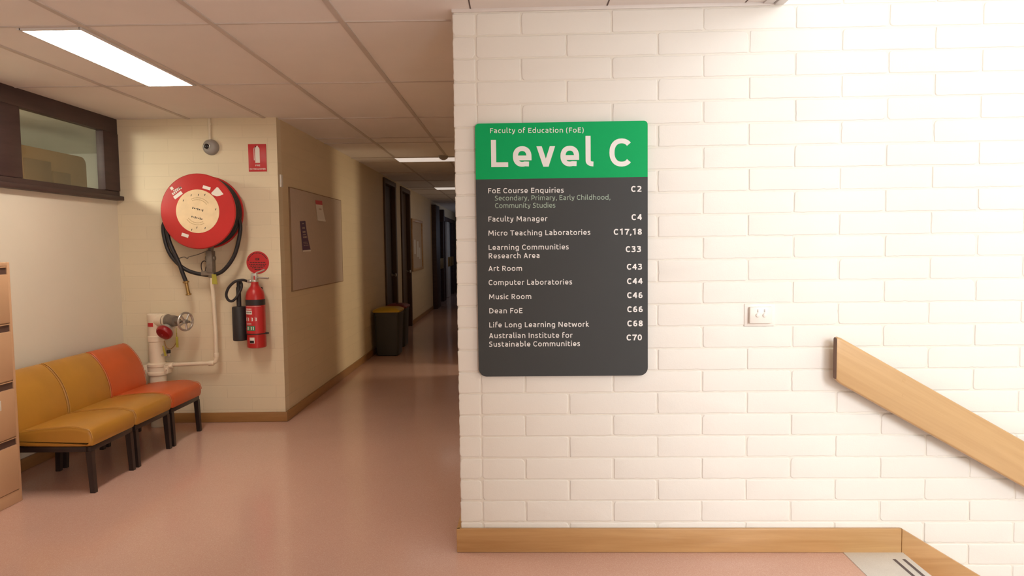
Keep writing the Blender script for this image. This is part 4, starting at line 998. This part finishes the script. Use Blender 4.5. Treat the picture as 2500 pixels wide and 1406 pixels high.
def lounge_chair(y0, y1, label, m, mp):
    t = thing('lounge_chair', label, 'chair', (-2.58, (y0+y1)/2, 0), 'c', 'row of vinyl lounge chairs')
    s = MB(); sp_ = prof_spline([(-2.292, 0.330), (-2.300, 0.362), (-2.325, 0.382), (-2.42, 0.397), (-2.56, 0.388), (-2.70, 0.372), (-2.80, 0.350), (-2.80, 0.290), (-2.55, 0.277), (-2.33, 0.277), (-2.297, 0.290)])
    cushion(s, sp_, y0, y1, 0.024); seat = part('seat', s, m, t)
    k = MB(); bp_ = prof_spline([(-2.722, 0.352), (-2.726, 0.43), (-2.744, 0.51), (-2.776, 0.585), (-2.826, 0.652), (-2.862, 0.682), (-2.895, 0.690), (-2.925, 0.676), (-2.925, 0.64), (-2.885, 0.54), (-2.845, 0.44), (-2.815, 0.34), (-2.79, 0.30), (-2.745, 0.31)])
    cushion(k, bp_, y0, y1, 0.020); bk = part('backrest', k, m, t)
    for yy_ in (y0+0.006, y1-0.006):
        w_ = MB(); w_.tube([(-2.292, yy_, 0.325), (-2.303, yy_, 0.366), (-2.328, yy_, 0.384), (-2.42, yy_, 0.397), (-2.56, yy_, 0.389), (-2.71, yy_, 0.373)], 0.0021, 6, smooth=4); part('piping', w_, mp, seat)
        w_ = MB(); w_.tube([(-2.724, yy_, 0.375), (-2.726, yy_, 0.43), (-2.744, yy_, 0.51), (-2.776, yy_, 0.585), (-2.826, yy_, 0.652), (-2.862, yy_, 0.682), (-2.895, yy_, 0.690)], 0.0021, 6, smooth=4); part('piping', w_, mp, bk)
    f = MB()
    for xx in (-2.325, -2.775): f.box(xx-0.015, xx+0.015, y0+0.012, y1-0.012, 0.245, 0.276, 0.003)
    for yy_ in (y0+0.025, y1-0.025): f.box(-2.775, -2.325, yy_-0.013, yy_+0.013, 0.245, 0.276, 0.003)
    f.box(-2.85, -2.80, y0+0.05, y0+0.075, 0.25, 0.42, 0.003); f.box(-2.85, -2.80, y1-0.075, y1-0.05, 0.25, 0.42, 0.003)
    part('seat_frame', f, 'blackmetal', t)
    for xx in (-2.325, -2.775):
        for yy_ in (y0+0.028, y1-0.028):
            l = MB(); dx = 0.012 if xx > -2.5 else -0.012
            top = 0.247
            vs = [(xx+a*0.017, yy_+c*0.017, top) for a, c in ((-1, -1), (1, -1), (1, 1), (-1, 1))]+[(xx+dx+a*0.014, yy_+c*0.014, 0.0005) for a, c in ((-1, -1), (1, -1), (1, 1), (-1, 1))]
            l.add(vs, [(0, 1, 2, 3), (4, 7, 6, 5), (0, 4, 5, 1), (1, 5, 6, 2), (2, 6, 7, 3), (3, 7, 4, 0)])
            part('leg', l, 'blackmetal', t)
    return t
c1 = lounge_chair(0.795, 1.256, 'mustard vinyl lounge chair nearest the tan filing cabinet', 'mustard', 'pale_pipe')
c2 = dup(c1, (0, 0.468, 0), 'mustard vinyl lounge chair between the other mustard chair and the orange one')
c3 = dup(c1, (0, 0.936, 0), 'orange vinyl lounge chair at the corner beside the standpipe', swap={'mustard_vinyl': M['orange'], 'mustard_piping': M['orange_pipe']})

# ------------------------------------------------------------------ filing cabinet
t = thing('filing_cabinet', 'tall tan four-drawer filing cabinet at the left edge beside the mustard chairs', 'cabinet', (-2.84, 0.485, 0))
CX = -2.652; y0, y1 = 0.245, 0.712
b = MB(); b.box(XW+0.02, CX-0.010, y0+0.001, y1-0.001, 0.001, 1.3512, 0.001)
b.box(CX-0.012, CX, y0, y0+0.020, 0.0005, 1.352, 0.002); b.box(CX-0.012, CX, y1-0.020, y1, 0.0005, 1.352, 0.002)
b.box(CX-0.012, CX-0.0005, y0+0.018, y1-0.018, 1.330, 1.3515, 0.002); b.box(CX-0.012, CX-0.0005, y0+0.018, y1-0.018, 0.001, 0.072, 0.002)
part('body', b, 'cabinet', t)
for z0_, z1_ in ((0.076, 0.372), (0.378, 0.690), (0.696, 1.010), (1.016, 1.328)):
    d = MB(); d.box(CX-0.0095, CX+0.004, y0+0.022, y1-0.022, z0_, z1_-0.043, 0.003)
    d.box(CX-0.0095, CX+0.001, y0+0.022, y1-0.022, z1_-0.006, z1_, 0.001)
    dr = part('drawer', d, 'cabinet', t)
    h_ = MB(); h_.box(CX-0.0095, CX-0.006, y0+0.022, y1-0.022, z1_-0.043, z1_-0.006); part('handle_recess', h_, 'slot', dr, 'dark handle recess')
    if 0.37 < z0_ < 0.38:
        n_ = MB(); n_.box(CX+0.0042, CX+0.0052, 0.46, 0.585, 0.545, 0.600, 0.0004); part('label_card', n_, 'paper', dr, 'white label card')

# ------------------------------------------------------------------ cupboard glimpsed through the high window
t = thing('office_cupboard', 'tan cupboard with rounded top corner seen through the high window', 'cupboard', (-3.8, 2.3, 0))
b = MB(); b.prism(rounded(1.55, 2.985, 0.001, 2.228, 0.07, 8, (0, 1, 1, 0)), 'x', -4.05, -3.60, bev=0.006); part('carcass', b, 'tanboard', t)
b = MB(); b.box(-3.61, -3.585, 2.20, 2.50, 1.2, 2.13, 0.004); part('panel', b, 'tandark', t, 'darker brown panel')
b = MB(); b.box(-3.61, -3.585, 2.52, 2.74, 1.2, 2.06, 0.004); part('panel', b, 'tandark', t, 'darker brown panel')

# ------------------------------------------------------------------ pinboards and papers on the corridor wall
t = thing('pinboard', 'large plain beige pinboard on the cream corridor wall past the corner', 'noticeboard', (XL, 3.52, 1.05))
b = MB(); b.box(XL, XL+0.011, 2.685, 4.375, 1.052, 1.918, 0.003); part('board', b, 'pin', t)
b = MB()
for a in ((2.68, 2.69, 1.048, 1.922), (4.37, 4.38, 1.048, 1.922), (2.68, 4.38, 1.045, 1.053), (2.68, 4.38, 1.917, 1.924)): b.box(XL, XL+0.0125, *a, 0.001)
part('frame', b, 'tandark', t)
def sheet(name, label, pts, m, m2=None, strip=None, cat='flyer'):
    """a sheet of paper on the board: pts = four (y, z) corners, the free edge curls off the board"""
    t = thing(name, label, cat, (XL+0.013, sum(p[0] for p in pts)/4, min(p[1] for p in pts)))
    def at(a, c):
        p = [(1-a)*(1-c)*pts[0][i]+a*(1-c)*pts[1][i]+a*c*pts[2][i]+(1-a)*c*pts[3][i] for i in (0, 1)]
        return (XL+0.0132+0.022*(1-c)**2*a, p[0], p[1])
    def grid(a0, a1, c0, c1, n=8, off=0.0):
        b = MB(); vs = []
        for i in range(n+1):
            for j in range(n+1):
                v = at(a0+(a1-a0)*i/n, c0+(c1-c0)*j/n); vs.append((v[0]+off, v[1], v[2]))
        b.add(vs, [(i*(n+1)+j, (i+1)*(n+1)+j, (i+1)*(n+1)+j+1, i*(n+1)+j+1) for i in range(n) for j in range(n)]); return b
    part('page', grid(0, 1, 0, 1), m, t)
    return t, grid
t, g = sheet('flyer', 'narrow purple flyer pinned low on the left of the large pinboard', [(2.985, 1.378), (3.155, 1.382), (3.085, 1.655), (2.925, 1.645)], 'purple')
rf = random.Random(4)
b = MB()
for c0, hh, a0, a1 in ((0.90, .035, .35, .7), (0.75, .05, .3, .75), (0.62, .05, .28, .8), (0.54, .03, .28, .8), (0.45, .05, .25, .85), (0.30, .015, .2, .85), (0.25, .015, .2, .8), (0.20, .015, .2, .85)):
    a = a0
    while a < a1:
        w_ = rf.uniform(.08, .2); q = g(a, min(a+w_, a1), c0, c0+hh, 2, 0.0008); b.add(q.v, q.f); a += w_+.05
part('print', b, 'pin', t, 'pale print', smooth=0)
part('lettering', g(0.0, 1.0, 0.0, 0.05, 3, 0.0008), 'paper', t, 'white bottom edge', smooth=0)
t, g = sheet('notice', 'white notice with red heading pinned at the top of the large pinboard', [(3.47, 1.672), (3.675, 1.668), (3.64, 1.868), (3.41, 1.860)], 'paper', cat='notice')
part('heading', g(0, 1, 0.80, 1.0, 3, 0.0008), 'redsign', t, 'red heading', smooth=0)
part('lettering', g(0.4, 0.75, 0.55, 0.62, 3, 0.0008), 'pin', t, 'grey print', smooth=0)
t = thing('framed_noticeboard', 'timber framed noticeboard beyond the doors down the dim corridor', 'noticeboard', (XL, 10.0, 0.97))
b = MB(); b.box(XL, XL+0.02, 9.34, 10.66, 1.0, 1.90); part('board', b, 'pin', t)
b = MB()
for a in ((9.30, 9.37, 0.97, 1.925), (10.62, 10.69, 0.97, 1.925), (9.371, 10.619, 0.97, 1.02), (9.371, 10.619, 1.875, 1.925)): b.box(XL, XL+0.045, *a, 0.004)
part('frame', b, 'oak', t)
for k, (ya, za, w_, h_) in enumerate(((9.62, 1.28, 0.20, 0.27), (9.98, 1.22, 0.21, 0.30), (10.25, 1.18, 0.16, 0.22))):
    b = MB(); b.box(XL+0.0205, XL+0.0215, ya, ya+w_, za, za+h_)
    solid('notice', b, 'paper', ('white sheet farthest left on the timber framed noticeboard', 'white sheet in the middle of the timber framed noticeboard', 'white sheet farthest right on the timber framed noticeboard')[k], 'notice', group='sheets on the framed noticeboard')
b = MB(); b.box(XL, XL+0.014, 2.475, 2.52, 1.905, 2.005, 0.003)
solid('wall_plate', b, 'white', 'small white plate on the corridor wall right at the corner', 'switch')

# ------------------------------------------------------------------ wheelie bins
def bin_(x0, x1, y0, y1, zt, label, lid):
    t = thing('recycling_bin', label, 'bin', ((x0+x1)/2, (y0+y1)/2, 0), 'c', 'charcoal bins along the corridor wall')
    b = MB(); ins = 0.022
    def ringz(i, z): return rounded(x0+i, x1-i, y0+i, y1-i, 0.035, 4)
    zs = [(ins+0.012, 0.001), (ins, 0.012), (0.006, zt-0.06), (0.006, zt-0.05), (0.0, zt-0.048), (0.0, zt)]
    rs = [[(p[0], p[1], z) for p in ringz(i, z)] for i, z in zs]; n = len(rs[0]); fs = []
    for a in range(len(rs)-1): fs += [(a*n+k, a*n+(k+1) % n, (a+1)*n+(k+1) % n, (a+1)*n+k) for k in range(n)]
    fs += [tuple(range(n))[::-1], tuple((len(rs)-1)*n+k for k in range(n))]
    b.add(sum(rs, []), fs); part('body', b, 'bin', t)
    b = MB()
    zs = [(-0.010, zt-0.004), (-0.012, zt+0.016), (0.002, zt+0.030), (0.05, zt+0.048), (0.12, zt+0.055)]
    rs = [[(p[0], p[1], z) for p in ringz(i, z)] for i, z in zs]; fs = []
    for a in range(len(rs)-1): fs += [(a*n+k, a*n+(k+1) % n, (a+1)*n+(k+1) % n, (a+1)*n+k) for k in range(n)]
    fs += [tuple(range(n))[::-1], tuple((len(rs)-1)*n+k for k in range(n))]
    b.add(sum(rs, []), fs); part('lid', b, lid, t)
bin_(-1.685, -1.355, 5.74, 6.14, 0.575, 'charcoal bin with yellow lid against the corridor wall', 'binlid')
bin_(-1.690, -1.40, 6.55, 6.93, 0.555, 'charcoal bin with dark red lid behind the yellow-lidded one', 'binlid2')
